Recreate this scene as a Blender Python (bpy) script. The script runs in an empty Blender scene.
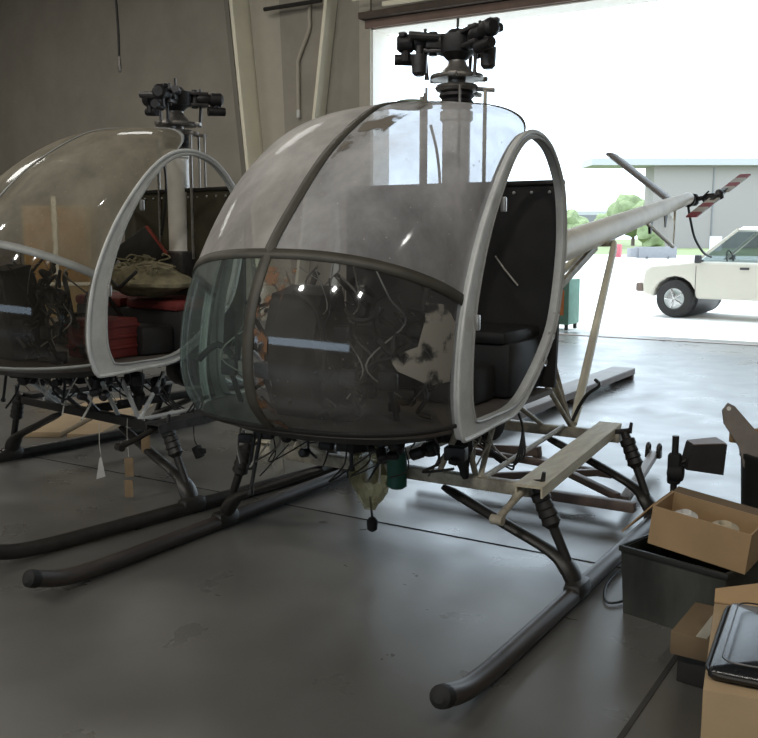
import bpy, bmesh, math, random
from mathutils import Vector, Matrix
random.seed(7)
S = bpy.context.scene
COL = S.collection
PI = math.pi
R = math.radians

# ------------------------------------------------------------------ camera
CAM = Vector((4.315, 2.195, 1.498)); YAW = R(211.56); PIT = R(8.1); F = 937.4
FD = Vector((math.cos(YAW)*math.cos(PIT), math.sin(YAW)*math.cos(PIT), -math.sin(PIT)))
RT = Vector((math.sin(YAW), -math.cos(YAW), 0)); UP = RT.cross(FD)
cd = bpy.data.cameras.new('camera'); co = bpy.data.objects.new('camera', cd); COL.objects.link(co)
cd.sensor_fit = 'HORIZONTAL'; cd.sensor_width = 36; cd.lens = F/758*36; cd.clip_end = 1000; cd.clip_start = .02
m = Matrix((RT, UP, -FD)).transposed().to_4x4(); m.translation = CAM; co.matrix_world = m
S.camera = co

def at(px, py, dist):
    """a point of the far surroundings, dist metres along the view axis"""
    return CAM + FD*dist + RT*((px-379)/F*dist) - UP*((py-369)/F*dist)

# ------------------------------------------------------------------ materials
MATS = {}
def nodes(name):
    m = bpy.data.materials.new(name); m.use_nodes = True
    nt = m.node_tree; nt.nodes.clear()
    out = nt.nodes.new('ShaderNodeOutputMaterial')
    return m, nt, out
def mat(name, col, rough=.6, metal=0., var=.25, scale=6., col2=None, bump=0., det=4, spec=.5, stretch=None, emis=None):
    m, nt, out = nodes(name); L = nt.links
    b = nt.nodes.new('ShaderNodeBsdfPrincipled')
    tc = nt.nodes.new('ShaderNodeTexCoord'); mp = nt.nodes.new('ShaderNodeMapping')
    if stretch: mp.inputs['Scale'].default_value = stretch
    nz = nt.nodes.new('ShaderNodeTexNoise'); nz.inputs['Scale'].default_value = scale; nz.inputs['Detail'].default_value = det
    nz.inputs['Roughness'].default_value = .65
    cr = nt.nodes.new('ShaderNodeValToRGB'); c2 = col2 or tuple(c*(1-var) for c in col)
    cr.color_ramp.elements[0].position = .35; cr.color_ramp.elements[1].position = .65
    cr.color_ramp.elements[0].color = (*c2, 1); cr.color_ramp.elements[1].color = (*col, 1)
    L.new(tc.outputs['Object'], mp.inputs[0]); L.new(mp.outputs[0], nz.inputs['Vector'])
    L.new(nz.outputs['Fac'], cr.inputs[0]); L.new(cr.outputs[0], b.inputs['Base Color'])
    b.inputs['Roughness'].default_value = rough; b.inputs['Metallic'].default_value = metal
    b.inputs['Specular IOR Level'].default_value = spec
    if emis: b.inputs['Emission Color'].default_value = (*emis[:3], 1); b.inputs['Emission Strength'].default_value = emis[3]
    if bump:
        bp = nt.nodes.new('ShaderNodeBump'); bp.inputs['Strength'].default_value = bump; bp.inputs['Distance'].default_value = .02
        L.new(nz.outputs['Fac'], bp.inputs['Height']); L.new(bp.outputs[0], b.inputs['Normal'])
    L.new(b.outputs[0], out.inputs[0]); MATS[name] = m; return m

def plexi(name, tint, haze, haze_col, lo=.4, hi=1., scale=3.2, gloss=.10, zfade=None, rough=.16):
    """scuffed see-through acrylic: tinted transmission, milky haze that varies over the sheet, and a thin reflection"""
    m, nt, out = nodes(name); L = nt.links; N = nt.nodes
    tr = N.new('ShaderNodeBsdfTransparent'); tr.inputs[0].default_value = (*tint, 1)
    df = N.new('ShaderNodeBsdfDiffuse'); df.inputs[0].default_value = (*haze_col, 1)
    tl = N.new('ShaderNodeBsdfTranslucent'); tl.inputs[0].default_value = (*haze_col, 1)
    dm = N.new('ShaderNodeMixShader'); dm.inputs[0].default_value = .35
    L.new(df.outputs[0], dm.inputs[1]); L.new(tl.outputs[0], dm.inputs[2])
    tc = N.new('ShaderNodeTexCoord')
    nz = N.new('ShaderNodeTexNoise'); nz.inputs['Scale'].default_value = scale; nz.inputs['Detail'].default_value = 7; nz.inputs['Roughness'].default_value = .6
    mp = N.new('ShaderNodeMapping'); mp.inputs['Scale'].default_value = (1, 1, .55)
    L.new(tc.outputs['Object'], mp.inputs[0]); L.new(mp.outputs[0], nz.inputs['Vector'])
    mr = N.new('ShaderNodeMapRange'); mr.inputs[1].default_value = .3; mr.inputs[2].default_value = .7
    mr.inputs[3].default_value = haze*lo; mr.inputs[4].default_value = haze*hi
    L.new(nz.outputs['Fac'], mr.inputs[0])
    n3 = N.new('ShaderNodeTexNoise'); n3.inputs['Scale'].default_value = 1.1; n3.inputs['Detail'].default_value = 3; L.new(tc.outputs['Object'], n3.inputs['Vector'])
    hr = N.new('ShaderNodeValToRGB'); hr.color_ramp.elements[0].position = .38; hr.color_ramp.elements[1].position = .62
    hr.color_ramp.elements[0].color = (*[c*.66 for c in haze_col], 1); hr.color_ramp.elements[1].color = (*[min(1, c*1.12) for c in haze_col], 1)
    am = N.new('ShaderNodeMath'); am.operation = 'MULTIPLY_ADD'; am.inputs[1].default_value = .5; L.new(n3.outputs['Fac'], am.inputs[0])
    hf = N.new('ShaderNodeMath'); hf.operation = 'MULTIPLY'; hf.inputs[1].default_value = .5; L.new(nz.outputs['Fac'], hf.inputs[0]); L.new(hf.outputs[0], am.inputs[2])
    L.new(am.outputs[0], hr.inputs[0]); L.new(hr.outputs[0], df.inputs[0]); L.new(hr.outputs[0], tl.inputs[0])
    # little specks of dirt
    vz = N.new('ShaderNodeTexVoronoi'); vz.inputs['Scale'].default_value = 22
    L.new(tc.outputs['Object'], vz.inputs['Vector'])
    lt = N.new('ShaderNodeMath'); lt.operation = 'LESS_THAN'; lt.inputs[1].default_value = .07; L.new(vz.outputs['Distance'], lt.inputs[0])
    sp = N.new('ShaderNodeMath'); sp.operation = 'MULTIPLY'; sp.inputs[1].default_value = .35; L.new(lt.outputs[0], sp.inputs[0])
    ad = N.new('ShaderNodeMath'); ad.operation = 'ADD'; ad.use_clamp = True; L.new(mr.outputs[0], ad.inputs[0]); L.new(sp.outputs[0], ad.inputs[1])
    mx = N.new('ShaderNodeMixShader'); L.new(ad.outputs[0], mx.inputs[0]); L.new(tr.outputs[0], mx.inputs[1]); L.new(dm.outputs[0], mx.inputs[2])
    gl = N.new('ShaderNodeBsdfGlossy'); gl.inputs['Roughness'].default_value = rough; gl.inputs[0].default_value = (.9, .95, 1, 1)
    lw = N.new('ShaderNodeLayerWeight'); lw.inputs[0].default_value = .35
    gm = N.new('ShaderNodeMapRange'); gm.inputs[3].default_value = gloss*.45; gm.inputs[4].default_value = gloss*3.2
    L.new(lw.outputs['Fresnel'], gm.inputs[0])
    m2 = N.new('ShaderNodeMixShader'); L.new(gm.outputs[0], m2.inputs[0]); L.new(mx.outputs[0], m2.inputs[1]); L.new(gl.outputs[0], m2.inputs[2])
    L.new(m2.outputs[0], out.inputs[0]); MATS[name] = m; return m

def patchy(name, col, cut=.5, scale=9, rough=.7):
    """paint or dirt residue that breaks up into ragged holes"""
    m, nt, out = nodes(name); L = nt.links; N = nt.nodes
    b = N.new('ShaderNodeBsdfPrincipled'); b.inputs['Base Color'].default_value = (*col, 1); b.inputs['Roughness'].default_value = rough
    tr = N.new('ShaderNodeBsdfTransparent'); mx = N.new('ShaderNodeMixShader')
    tc = N.new('ShaderNodeTexCoord'); nz = N.new('ShaderNodeTexNoise'); nz.inputs['Scale'].default_value = scale; nz.inputs['Detail'].default_value = 6
    cr = N.new('ShaderNodeValToRGB'); cr.color_ramp.elements[0].position = cut-.05; cr.color_ramp.elements[1].position = cut+.06
    L.new(tc.outputs['Object'], nz.inputs['Vector']); L.new(nz.outputs['Fac'], cr.inputs[0]); L.new(cr.outputs[0], mx.inputs[0])
    L.new(tr.outputs[0], mx.inputs[1]); L.new(b.outputs[0], mx.inputs[2]); L.new(mx.outputs[0], out.inputs[0]); MATS[name] = m; return m

mat('wall_paint', (.34, .315, .27), .85, var=.14, scale=1.3, bump=.05)
mat('wall_dark', (.12, .105, .09), .85)
mat('ceil', (.14, .13, .11), .9)
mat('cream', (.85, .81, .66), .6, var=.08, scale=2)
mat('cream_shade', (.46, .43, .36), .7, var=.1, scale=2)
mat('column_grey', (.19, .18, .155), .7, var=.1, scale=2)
mat('header', (.24, .17, .14), .8, var=.2, scale=3)
mat('header_dark', (.10, .075, .06), .8)
mat('door_trim', (.50, .44, .36), .7, var=.1)
mat('white_reveal', (.85, .82, .76), .7, var=.05)
mat('apron', (.80, .79, .76), .9, var=.06, scale=.3)
mat('grass', (.20, .24, .11), .95, var=.2, scale=.2)
mat('leaf', (.27, .33, .17), .95, var=.35, scale=.9)
mat('far_wall', (.30, .27, .255), .8, var=.03, scale=.1)
mat('far_roof', (.42, .42, .43), .7, var=.03, scale=.1)
mat('far_grey', (.20, .20, .21), .8, var=.1)
mat('black', (.022, .020, .018), .55, var=.3, scale=12)
mat('black_rubber', (.012, .012, .012), .75)
mat('skid_black', (.030, .027, .024), .42, var=.45, scale=14)
mat('skid_brown', (.055, .044, .038), .42, var=.45, scale=11, stretch=(.4, 3, 3))
mat('pale_tube', (.54, .50, .40), .5, var=.25, scale=12, col2=(.27, .24, .19))
mat('plank', (.66, .61, .46), .6, var=.2, scale=10, col2=(.50, .44, .32), stretch=(.5, 3, 3))
mat('white_tube', (.92, .88, .72), .5, var=.15, scale=8)
mat('boom', (.86, .76, .58), .45, var=.25, scale=3, col2=(.70, .60, .44))
mat('hoop', (.66, .675, .665), .42, var=.18, scale=9)
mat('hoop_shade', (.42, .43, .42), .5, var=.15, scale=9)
mat('strip', (.068, .063, .050), .55, var=.3, scale=10)
mat('strip_light', (.34, .35, .34), .5, var=.2, scale=10)
mat('bulkhead', (.028, .026, .026), .7, var=.35, scale=3)
mat('bulkhead_olive', (.065, .06, .034), .8, var=.4, scale=4)
mat('seat_black', (.022, .021, .022), .6, var=.3, scale=5, bump=.1)
mat('floor_pan', (.14, .12, .105), .65, var=.4, scale=6)
mat('alu', (.55, .54, .52), .35, metal=.7, var=.25, scale=12)
mat('hub_metal', (.10, .095, .095), .42, metal=.6, var=.5, scale=18)
mat('hub_dark', (.03, .028, .03), .5, metal=.3, var=.5, scale=15)
mat('hub_steel', (.32, .30, .28), .38, metal=.7, var=.4, scale=14)
mat('mast_white', (.93, .92, .88), .3, var=.1, scale=6)
mat('wire_white', (.60, .58, .52), .5)
mat('wire_black', (.015, .015, .015), .5)
mat('green_part', (.02, .12, .085), .5)
mat('plastic_bag', (.34, .30, .15), .45, var=.35, scale=14)
mat('orange', (.48, .16, .045), .7, var=.3)
mat('red', (.22, .035, .03), .7, var=.3)
mat('red_bright', (.42, .07, .05), .6)
mat('red_blade', (.45, .10, .12), .5)
mat('white_blade', (.75, .72, .68), .5)
mat('straw', (.30, .27, .17), .9, var=.4, scale=18, bump=.3)
mat('tag_paper', (.25, .175, .10), .8, var=.15)
mat('tag_white', (.70, .70, .68), .6)
mat('cardboard', (.40, .265, .14), .85, var=.16, scale=3, bump=.03)
mat('cardboard_dark', (.17, .12, .07), .9, var=.15, scale=3)
mat('cardboard_pale', (.40, .29, .17), .85, var=.14, scale=3)
mat('crate_plastic', (.020, .022, .019), .5, var=.3, scale=4)
mat('crate_scuffed', (.020, .023, .019), .45, col2=(.075, .078, .068), scale=4, stretch=(1, 1, .3), det=8)
mat('leather', (.016, .017, .020), .25, var=.3, scale=90, bump=.03)
mat('cream_roll', (.50, .44, .33), .7, var=.2, scale=9)
mat('rail_brown', (.20, .145, .12), .55, var=.3, scale=7)
mat('rail_grey', (.30, .26, .235), .5, var=.25, scale=5)
mat('truck_paint', (.68, .65, .57), .3, var=.02)
mat('truck_dark', (.05, .05, .055), .5)
mat('tire', (.035, .033, .033), .8)
mat('chrome', (.65, .65, .65), .25, metal=.8)
mat('cab_green', (.10, .22, .17), .6)
mat('strip_window', (.6, .7, .8), .4, emis=(.7, .85, 1, 3))
mat('tan_panel', (.42, .30, .13), .7, var=.15, scale=2)
mat('tan_door', (.46, .27, .09), .7, var=.25, scale=1.5)
mat('vent_green', (.22, .27, .21), .6)
mat('joint', (.045, .042, .04), .9)
mat('lamp_lens', (.75, .75, .72), .5, emis=(1, .95, .85, 2))
plexi('canopy_upper_hazy', (.74, .73, .71), .93, (.68, .645, .615), lo=.72, gloss=.025, rough=.08)
plexi('canopy_upper_clear', (.66, .69, .74), .82, (.66, .645, .65), lo=.58, gloss=.03, rough=.08)
plexi('canopy_lower_green', (.60, .70, .66), .30, (.34, .39, .38), lo=.4, gloss=.09, rough=.05)
plexi('canopy_lower_clear', (.66, .67, .68), .34, (.30, .28, .26), lo=.3, gloss=.09, rough=.05)
plexi('canopy_amber', (.70, .66, .58), .74, (.47, .43, .345), lo=.6, gloss=.05, rough=.06)
plexi('canopy_amber_low', (.55, .52, .48), .22, (.22, .20, .17), lo=.4, gloss=.07, rough=.05)
plexi('bag_clear', (.80, .76, .60), .50, (.42, .38, .22), lo=.6, scale=14, gloss=.12, rough=.2)
plexi('truck_glass', (.42, .46, .46), .08, (.4, .45, .45), gloss=.10)
patchy('orange_residue', (.15, .075, .035), .55, 18)
patchy('grey_residue', (.27, .255, .225), .43, 10)
patchy('brown_residue', (.16, .14, .115), .52, 9)

# concrete floor: power-trowelled, patchy sheen
def floor_mat():
    m, nt, out = nodes('concrete'); L = nt.links; N = nt.nodes
    b = N.new('ShaderNodeBsdfPrincipled'); tc = N.new('ShaderNodeTexCoord')
    n1 = N.new('ShaderNodeTexNoise'); n1.inputs['Scale'].default_value = .7; n1.inputs['Detail'].default_value = 8; n1.inputs['Roughness'].default_value = .62
    n2 = N.new('ShaderNodeTexNoise'); n2.inputs['Scale'].default_value = 2.6; n2.inputs['Detail'].default_value = 6; n2.inputs['Distortion'].default_value = .4
    for n in (n1, n2): L.new(tc.outputs['Object'], n.inputs['Vector'])
    cr = N.new('ShaderNodeValToRGB'); e = cr.color_ramp.elements
    e[0].position = .3; e[0].color = (.085, .082, .074, 1); e[1].position = .72; e[1].color = (.135, .132, .124, 1)
    L.new(n1.outputs['Fac'], cr.inputs[0]); L.new(cr.outputs[0], b.inputs['Base Color'])
    mr = N.new('ShaderNodeMapRange'); mr.inputs[1].default_value = .1; mr.inputs[2].default_value = .9; mr.inputs[3].default_value = .18; mr.inputs[4].default_value = .46
    L.new(n2.outputs['Fac'], mr.inputs[0]); L.new(mr.outputs[0], b.inputs['Roughness'])
    bp = N.new('ShaderNodeBump'); bp.inputs['Strength'].default_value = .05; bp.inputs['Distance'].default_value = .02
    L.new(n2.outputs['Fac'], bp.inputs['Height']); L.new(bp.outputs[0], b.inputs['Normal'])
    b.inputs['Specular IOR Level'].default_value = 1.0
    L.new(b.outputs[0], out.inputs[0]); MATS['concrete'] = m
floor_mat()

# ------------------------------------------------------------------ mesh helpers
def frame_of(d):
    d = d.normalized(); a = Vector((0, 0, 1)) if abs(d.z) < .9 else Vector((1, 0, 0))
    u = d.cross(a).normalized(); return u, u.cross(d).normalized()
class MB:
    def __init__(s): s.bm = bmesh.new()
    def box(s, c, size, rot=None, bev=0.):
        r = bmesh.ops.create_cube(s.bm, size=1.); vs = r['verts']
        M = Matrix.Translation(Vector(c)) @ (rot.to_4x4() if rot else Matrix()) @ Matrix.Diagonal((*size, 1))
        bmesh.ops.transform(s.bm, matrix=M, verts=vs)
        if bev:
            es = list({e for v in vs for e in v.link_edges})
            bmesh.ops.bevel(s.bm, geom=es, offset=bev, segments=2, affect='EDGES', profile=.5)
        return s
    def bar(s, p, q, w, h, bev=0.):
        p, q = Vector(p), Vector(q); d = q-p; u, v = frame_of(d)
        rot = Matrix((d.normalized(), u, v)).transposed()
        return s.box((p+q)/2, (d.length, w, h), rot, bev)
    def tube(s, pts, r, n=12, closed=False, cap=True, flat=1.):
        pts = [Vector(p) for p in pts]; k = len(pts)
        rs = r if isinstance(r, (list, tuple)) else [r]*k
        rings = []; u = None
        for i, p in enumerate(pts):
            if closed: d = pts[(i+1) % k]-pts[i-1]
            else: d = pts[min(i+1, k-1)]-pts[max(i-1, 0)]
            d = d.normalized()
            if u is None: u, v = frame_of(d)
            else:
                u = (u-d*u.dot(d)).normalized(); v = u.cross(d).normalized()
            rings.append([s.bm.verts.new(p+(u*math.cos(a)*rs[i]+v*math.sin(a)*rs[i]*flat)) for a in [2*PI*j/n for j in range(n)]])
        for i in range(k if closed else k-1):
            A, B = rings[i], rings[(i+1) % k]
            for j in range(n): s.bm.faces.new((A[j], A[(j+1) % n], B[(j+1) % n], B[j]))
        if cap and not closed:
            s.bm.faces.new(rings[0][::-1]); s.bm.faces.new(rings[-1])
        return s
    def lathe(s, c, prof, n=20, axis=(0, 0, 1)):
        ax = Vector(axis).normalized(); c = Vector(c)
        u, v = frame_of(ax)
        rings = [[s.bm.verts.new(c+ax*z+(u*math.cos(2*PI*j/n)+v*math.sin(2*PI*j/n))*max(r, 1e-4)) for j in range(n)] for r, z in prof]
        for A, B in zip(rings, rings[1:]):
            for j in range(n): s.bm.faces.new((A[j], A[(j+1) % n], B[(j+1) % n], B[j]))
        s.bm.faces.new(rings[0][::-1]); s.bm.faces.new(rings[-1]); return s
    def prism(s, pts, off):
        """polygon pts extruded by vector off"""
        off = Vector(off)
        a = [s.bm.verts.new(Vector(p)) for p in pts]; b = [s.bm.verts.new(Vector(p)+off) for p in pts]; n = len(a)
        s.bm.faces.new(a[::-1]); s.bm.faces.new(b)
        for i in range(n): s.bm.faces.new((a[i], a[(i+1) % n], b[(i+1) % n], b[i]))
        return s
    def grid(s, rows, closed=False):
        vs = [[s.bm.verts.new(Vector(p)) for p in r] for r in rows]
        for A, B in zip(vs, vs[1:]):
            n = len(A)
            for j in range(n if closed else n-1): s.bm.faces.new((A[j], A[(j+1) % n], B[(j+1) % n], B[j]))
        return s
    def blob(s, c, r, sub=3, amp=.2, seed=0, sc=(1, 1, 1)):
        rr = random.Random(seed); ph = [(Vector((rr.uniform(-1, 1), rr.uniform(-1, 1), rr.uniform(-1, 1))).normalized(), rr.uniform(2, 7), rr.uniform(0, 6)) for _ in range(9)]
        res = bmesh.ops.create_icosphere(s.bm, subdivisions=sub, radius=1.)
        for v in res['verts']:
            k = sum(math.sin(v.co.dot(a)*f+p) for a, f, p in ph)/9
            d = v.co*(1+amp*k*2.2)
            v.co = Vector(c)+Vector((d.x*sc[0], d.y*sc[1], d.z*sc[2]))*r
        return s
    def build(s, name, mt, parent=None, smooth=35, solid=0., loc=None, rotz=None):
        bm = s.bm; bmesh.ops.recalc_face_normals(bm, faces=bm.faces)
        me = bpy.data.meshes.new(name); bm.to_mesh(me); bm.free()
        if smooth:
            for p in me.polygons: p.use_smooth = True
            me.set_sharp_from_angle(angle=R(smooth))
        me.materials.append(MATS[mt]); o = bpy.data.objects.new(name, me); COL.objects.link(o)
        if parent: o.parent = parent
        if loc: o.location = loc
        if rotz is not None: o.rotation_euler.z = rotz
        if solid:
            md = o.modifiers.new('thickness', 'SOLIDIFY'); md.thickness = solid; md.offset = 0
        return o
def tag(o, label=None, cat=None, group=None, kind=None):
    if label: o['label'] = label
    if cat: o['category'] = cat
    if group: o['group'] = group
    if kind: o['kind'] = kind
    return o
def empty(name, loc, rz, label, cat, group=None):
    o = bpy.data.objects.new(name, None); COL.objects.link(o); o.location = loc; o.rotation_euler.z = rz
    o.empty_display_size = .1
    return tag(o, label, cat, group)
def struct(o): o['kind'] = 'structure'; return o
def crv(pts, n=6, closed=False):
    P = [Vector(p) for p in pts]; out = []; k = len(P)
    for i in range(k if closed else k-1):
        if closed: a, b, c, d = P[i-1], P[i], P[(i+1) % k], P[(i+2) % k]
        else: a, b, c, d = P[max(i-1, 0)], P[i], P[i+1], P[min(i+2, k-1)]
        for j in range(n):
            t = j/n
            out.append(.5*((2*b)+(c-a)*t+(2*a-5*b+4*c-d)*t*t+(3*b-a-3*c+d)*t**3))
    if not closed: out.append(P[-1])
    return out

# ------------------------------------------------------------------ the hangar
WX = -9.3
def wbox(name, x0, x1, y0, y1, z0, z1, m):
    return struct(MB().box(((x0+x1)/2, (y0+y1)/2, (z0+z1)/2), (x1-x0, y1-y0, z1-z0)).build(name, m, smooth=0))
wbox('floor', WX-.5, 12, -18, 9, -.3, 0, 'concrete')
WT = .5
DY0, DY1, DZ = -6.3, 5.4, 4.86
mb = MB()
mb.box((WX-WT/2, (-18+DY0)/2, 3.75), (WT, DY0+18, 7.5)); mb.box((WX-WT/2, (DY1+9)/2, 3.75), (WT, 9-DY1, 7.5)); mb.box((WX-WT/2, (DY0+DY1)/2, (DZ+7.5)/2), (WT, DY1-DY0, 7.5-DZ))
struct(mb.build('wall_back', 'wall_paint', smooth=0))
wbox('wall_left', WX, 12, -18.3, -18, 0, 7.5, 'wall_paint')
wbox('wall_right', WX, 12, 9, 9.3, 0, 7.5, 'wall_paint')
wbox('wall_front', 12, 12.3, -18, 9, 0, 7.5, 'wall_paint')
wbox('ceiling', WX-.5, 12.3, -18.3, 9.3, 7.5, 7.7, 'ceil')
# door frame: one big opening, lined in white; brown header above it
mb = MB()
mb.box((WX-WT/2, DY0+.011, DZ/2), (WT+.02, .02, DZ)); mb.box((WX-WT/2, DY1-.011, DZ/2), (WT+.02, .02, DZ)); mb.box((WX-WT/2, (DY0+DY1)/2, DZ-.011), (WT+.02, DY1-DY0, .02))
struct(mb.build('door_1', 'white_reveal', smooth=0))
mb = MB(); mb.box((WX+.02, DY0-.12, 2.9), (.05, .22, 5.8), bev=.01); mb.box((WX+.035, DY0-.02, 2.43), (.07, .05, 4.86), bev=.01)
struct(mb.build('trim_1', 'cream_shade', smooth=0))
struct(MB().box((WX+.035, (DY0+DY1)/2, DZ+.07), (.08, DY1-DY0+.2, .13), bev=.01).build('trim_2', 'header', smooth=0))
struct(MB().box((WX+.10, (DY0+DY1)/2, DZ+.19), (.2, DY1-DY0+.3, .10), bev=.01).build('trim_3', 'header_dark', smooth=0))
struct(MB().box((WX+.25, (DY0+DY1)/2+.3, DZ+.30), (.05, DY1-DY0-.1, .07), bev=.008).build('trim_4', 'cream', smooth=0))
struct(MB().box((WX+.012, -11.2, 4.02), (.03, 9.0, .04)).build('trim_5', 'wall_dark', smooth=0)) if False else None
# floor seams
def seam(n, a, b, w=.012):
    a, b = Vector((*a, .0015)), Vector((*b, .0015)); struct(MB().bar(a, b, w, .003).build('trim_%d' % n, 'joint', smooth=0))
seam(6, (.10, -17.9), (.31, 8.9), .007); seam(7, (-9.2, 1.47), (11.9, 1.40), .018)
struct(MB().box((WX-.02, (DY0+DY1)/2, .004), (.10, DY1-DY0, .010)).build('trim_8', 'rail_grey', smooth=0))
# long strip window in the wall behind the camera
wn = struct(MB().box((11.985, -1.5, 2.3), (.02, 15, .9)).build('window_1', 'strip_window', smooth=0))
# tapered column standing in front of the back wall
col = empty('steel_column', (WX+.02, -7.9, 0), 0, 'tapered cream steel column that widens upward, left of the big doorway', 'column')
def flange(y0, y1, depth, th, mt):
    mb = MB(); s = 1 if y1 > y0 else -1
    a = [(0, y0, 0), (depth, y0, 0), (depth, y1, 7.4), (0, y1, 7.4)]
    mb.prism(a, (0, th, 0)); return mb.build('flange', mt, col, smooth=0)
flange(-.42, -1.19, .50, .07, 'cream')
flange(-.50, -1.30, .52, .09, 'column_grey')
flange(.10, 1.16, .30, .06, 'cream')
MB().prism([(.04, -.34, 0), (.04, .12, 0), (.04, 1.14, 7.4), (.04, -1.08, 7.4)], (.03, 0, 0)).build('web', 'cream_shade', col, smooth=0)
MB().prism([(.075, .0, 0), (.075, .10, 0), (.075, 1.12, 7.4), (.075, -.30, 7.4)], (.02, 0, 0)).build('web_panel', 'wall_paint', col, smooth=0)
# conduit that jogs down the column, bracketed by a pipe across it
cy = -7.62
cp = empty('electrical_conduit', (WX+.16, -7.7, 3.5), 0, 'thin grey conduit with a bend, running down between the flanges of the tapered column', 'conduit')
MB().tube(crv([(0, .27, 2.4), (0, .25, 1.7), (0, .24, 1.45), (0, .02, 1.0), (0, 0, .8), (0, 0, .1)], 5), .03, 10).build('pipe', 'cream_shade', cp)
MB().lathe((0, 0, .0), [(.02, 0), (.035, .02), (.035, .14), (.02, .16)], 10).build('end_fitting', 'hoop', cp)
tag(MB().tube([(WX+.30, -8.3, 5.35), (WX+.30, -7.1, 5.35)], .035, 10).build('cross_pipe', 'black'), 'dark pipe running across the top of the tapered column', 'pipe')
# cable hanging from the ceiling in front of the back wall
hc = empty('hanging_cable', (WX+1.2, -10.9, 7.4), 0, 'black cable hanging from above against the bare wall on the left', 'cable')
MB().tube(crv([(0, -.12, .1), (0, -.06, -1.2), (0, .0, -2.2), (0, 0, -2.75)], 5), .022, 8).build('cord', 'black', hc)
MB().lathe((0, 0, -3.0), [(.02, 0), (.035, .03), (.035, .15), (.022, .28)], 10).build('hook', 'hub_steel', hc)
# conduits above the doorway
tag(MB().tube([(WX+.36, -6.45, 5.27), (WX+.36, 5.3, 5.27)], .028, 8).build('wall_conduit', 'cream'), 'cream conduit running along the wall above the doorway header', 'conduit')

# ------------------------------------------------------------------ outdoors
struct(MB().box((-39.8, 0, -.06), (60, 160, .1)).build('trim_9', 'apron', smooth=0))['label'] = 'sunlit concrete apron outside'
struct(MB().box((-245, 0, -.10), (350.5, 500, .1)).build('trim_10', 'grass', smooth=0))['label'] = 'grass field beyond the apron'

# ------------------------------------------------------------------ helicopter
TT = [0, .12, .25, .38, .5, .62, .75, .87, .95, 1]
HH = [(.62, 1.90), (.70, 1.85), (.79, 1.78), (.89, 1.67), (.99, 1.53), (1.12, 1.24), (1.16, 1.08), (1.18, .94), (1.165, .85), (1.14, .78)]
CC = [(.35, 2.10), (.60, 2.085), (.82, 2.02), (1.12, 1.84), (1.36, 1.62), (1.53, 1.43), (1.635, 1.22), (1.66, 1.01), (1.62, .86), (1.52, .76)]
def lerp_t(tab, t):
    t = min(max(t, 0), 1)
    for i in range(len(TT)-1):
        if t <= TT[i+1]+1e-9: break
    u = (t-TT[i])/(TT[i+1]-TT[i])
    P = [tab[max(i-1, 0)], tab[i], tab[i+1], tab[min(i+2, len(TT)-1)]]
    def c(k):
        a, b, cc, d = [p[k] for p in P]
        return .5*(2*b+(cc-a)*u+(2*a-5*b+4*cc-d)*u*u+(3*b-a-3*cc+d)*u**3)
    return c(0), c(1)
YH = .62
def bub(t, s, off=0.):
    """point on the canopy bubble; t runs roof to chin, s runs starboard (-1) to port (1)"""
    h = lerp_t(HH, t); c = lerp_t(CC, t); y = YH*math.sin(s*PI/2)
    w = max(0, 1-abs(y/YH)**2.5)**.5
    p = Vector((h[0]+(c[0]-h[0])*w, y, h[1]+(c[1]-h[1])*w))
    if off:
        e = .01
        t0, t1 = max(t-e, 0), min(t+e, 1); s0, s1 = max(s-e, -1), min(s+e, 1)
        a = bub(t1, s)-bub(t0, s); b = bub(t, s1)-bub(t, s0)
        n = b.cross(a)
        if n.length > 0:
            n.normalize()
            if n.dot(p-Vector((.6, 0, 1.3))) < 0: n = -n
            p = p+n*off
    return p
HO = [(1.175, .745), (1.215, .90), (1.19, 1.13), (1.125, 1.33), (1.00, 1.56), (.82, 1.78), (.66, 1.90), (.50, 1.93), (.34, 1.885), (.22, 1.78), (.155, 1.66), (.135, 1.43), (.20, 1.15), (.29, 1.01), (.47, .86), (.66, .755), (.90, .735), (1.12, .722)]
HW = [.115, .110, .095, .078, .058, .040, .028, .022, .018, .018, .018, .020, .022, .024, .028, .036, .040, .06]
HI = []
for i in range(len(HO)):
    (ax, az), (bx_, bz_) = HO[i-1], HO[(i+1) % len(HO)]
    tx, tz = bx_-ax, bz_-az; l_ = math.hypot(tx, tz); HI.append((HO[i][0]-tz/l_*HW[i], HO[i][1]+tx/l_*HW[i]))
if sum((p[0]-.65)**2+(p[1]-1.3)**2 for p in HI) > sum((p[0]-.65)**2+(p[1]-1.3)**2 for p in HO):
    HI = [(2*o[0]-i_[0], 2*o[1]-i_[1]) for o, i_ in zip(HO, HI)]
HI[0] = (1.078, .805); HI[-1] = (1.045, .778)

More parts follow.
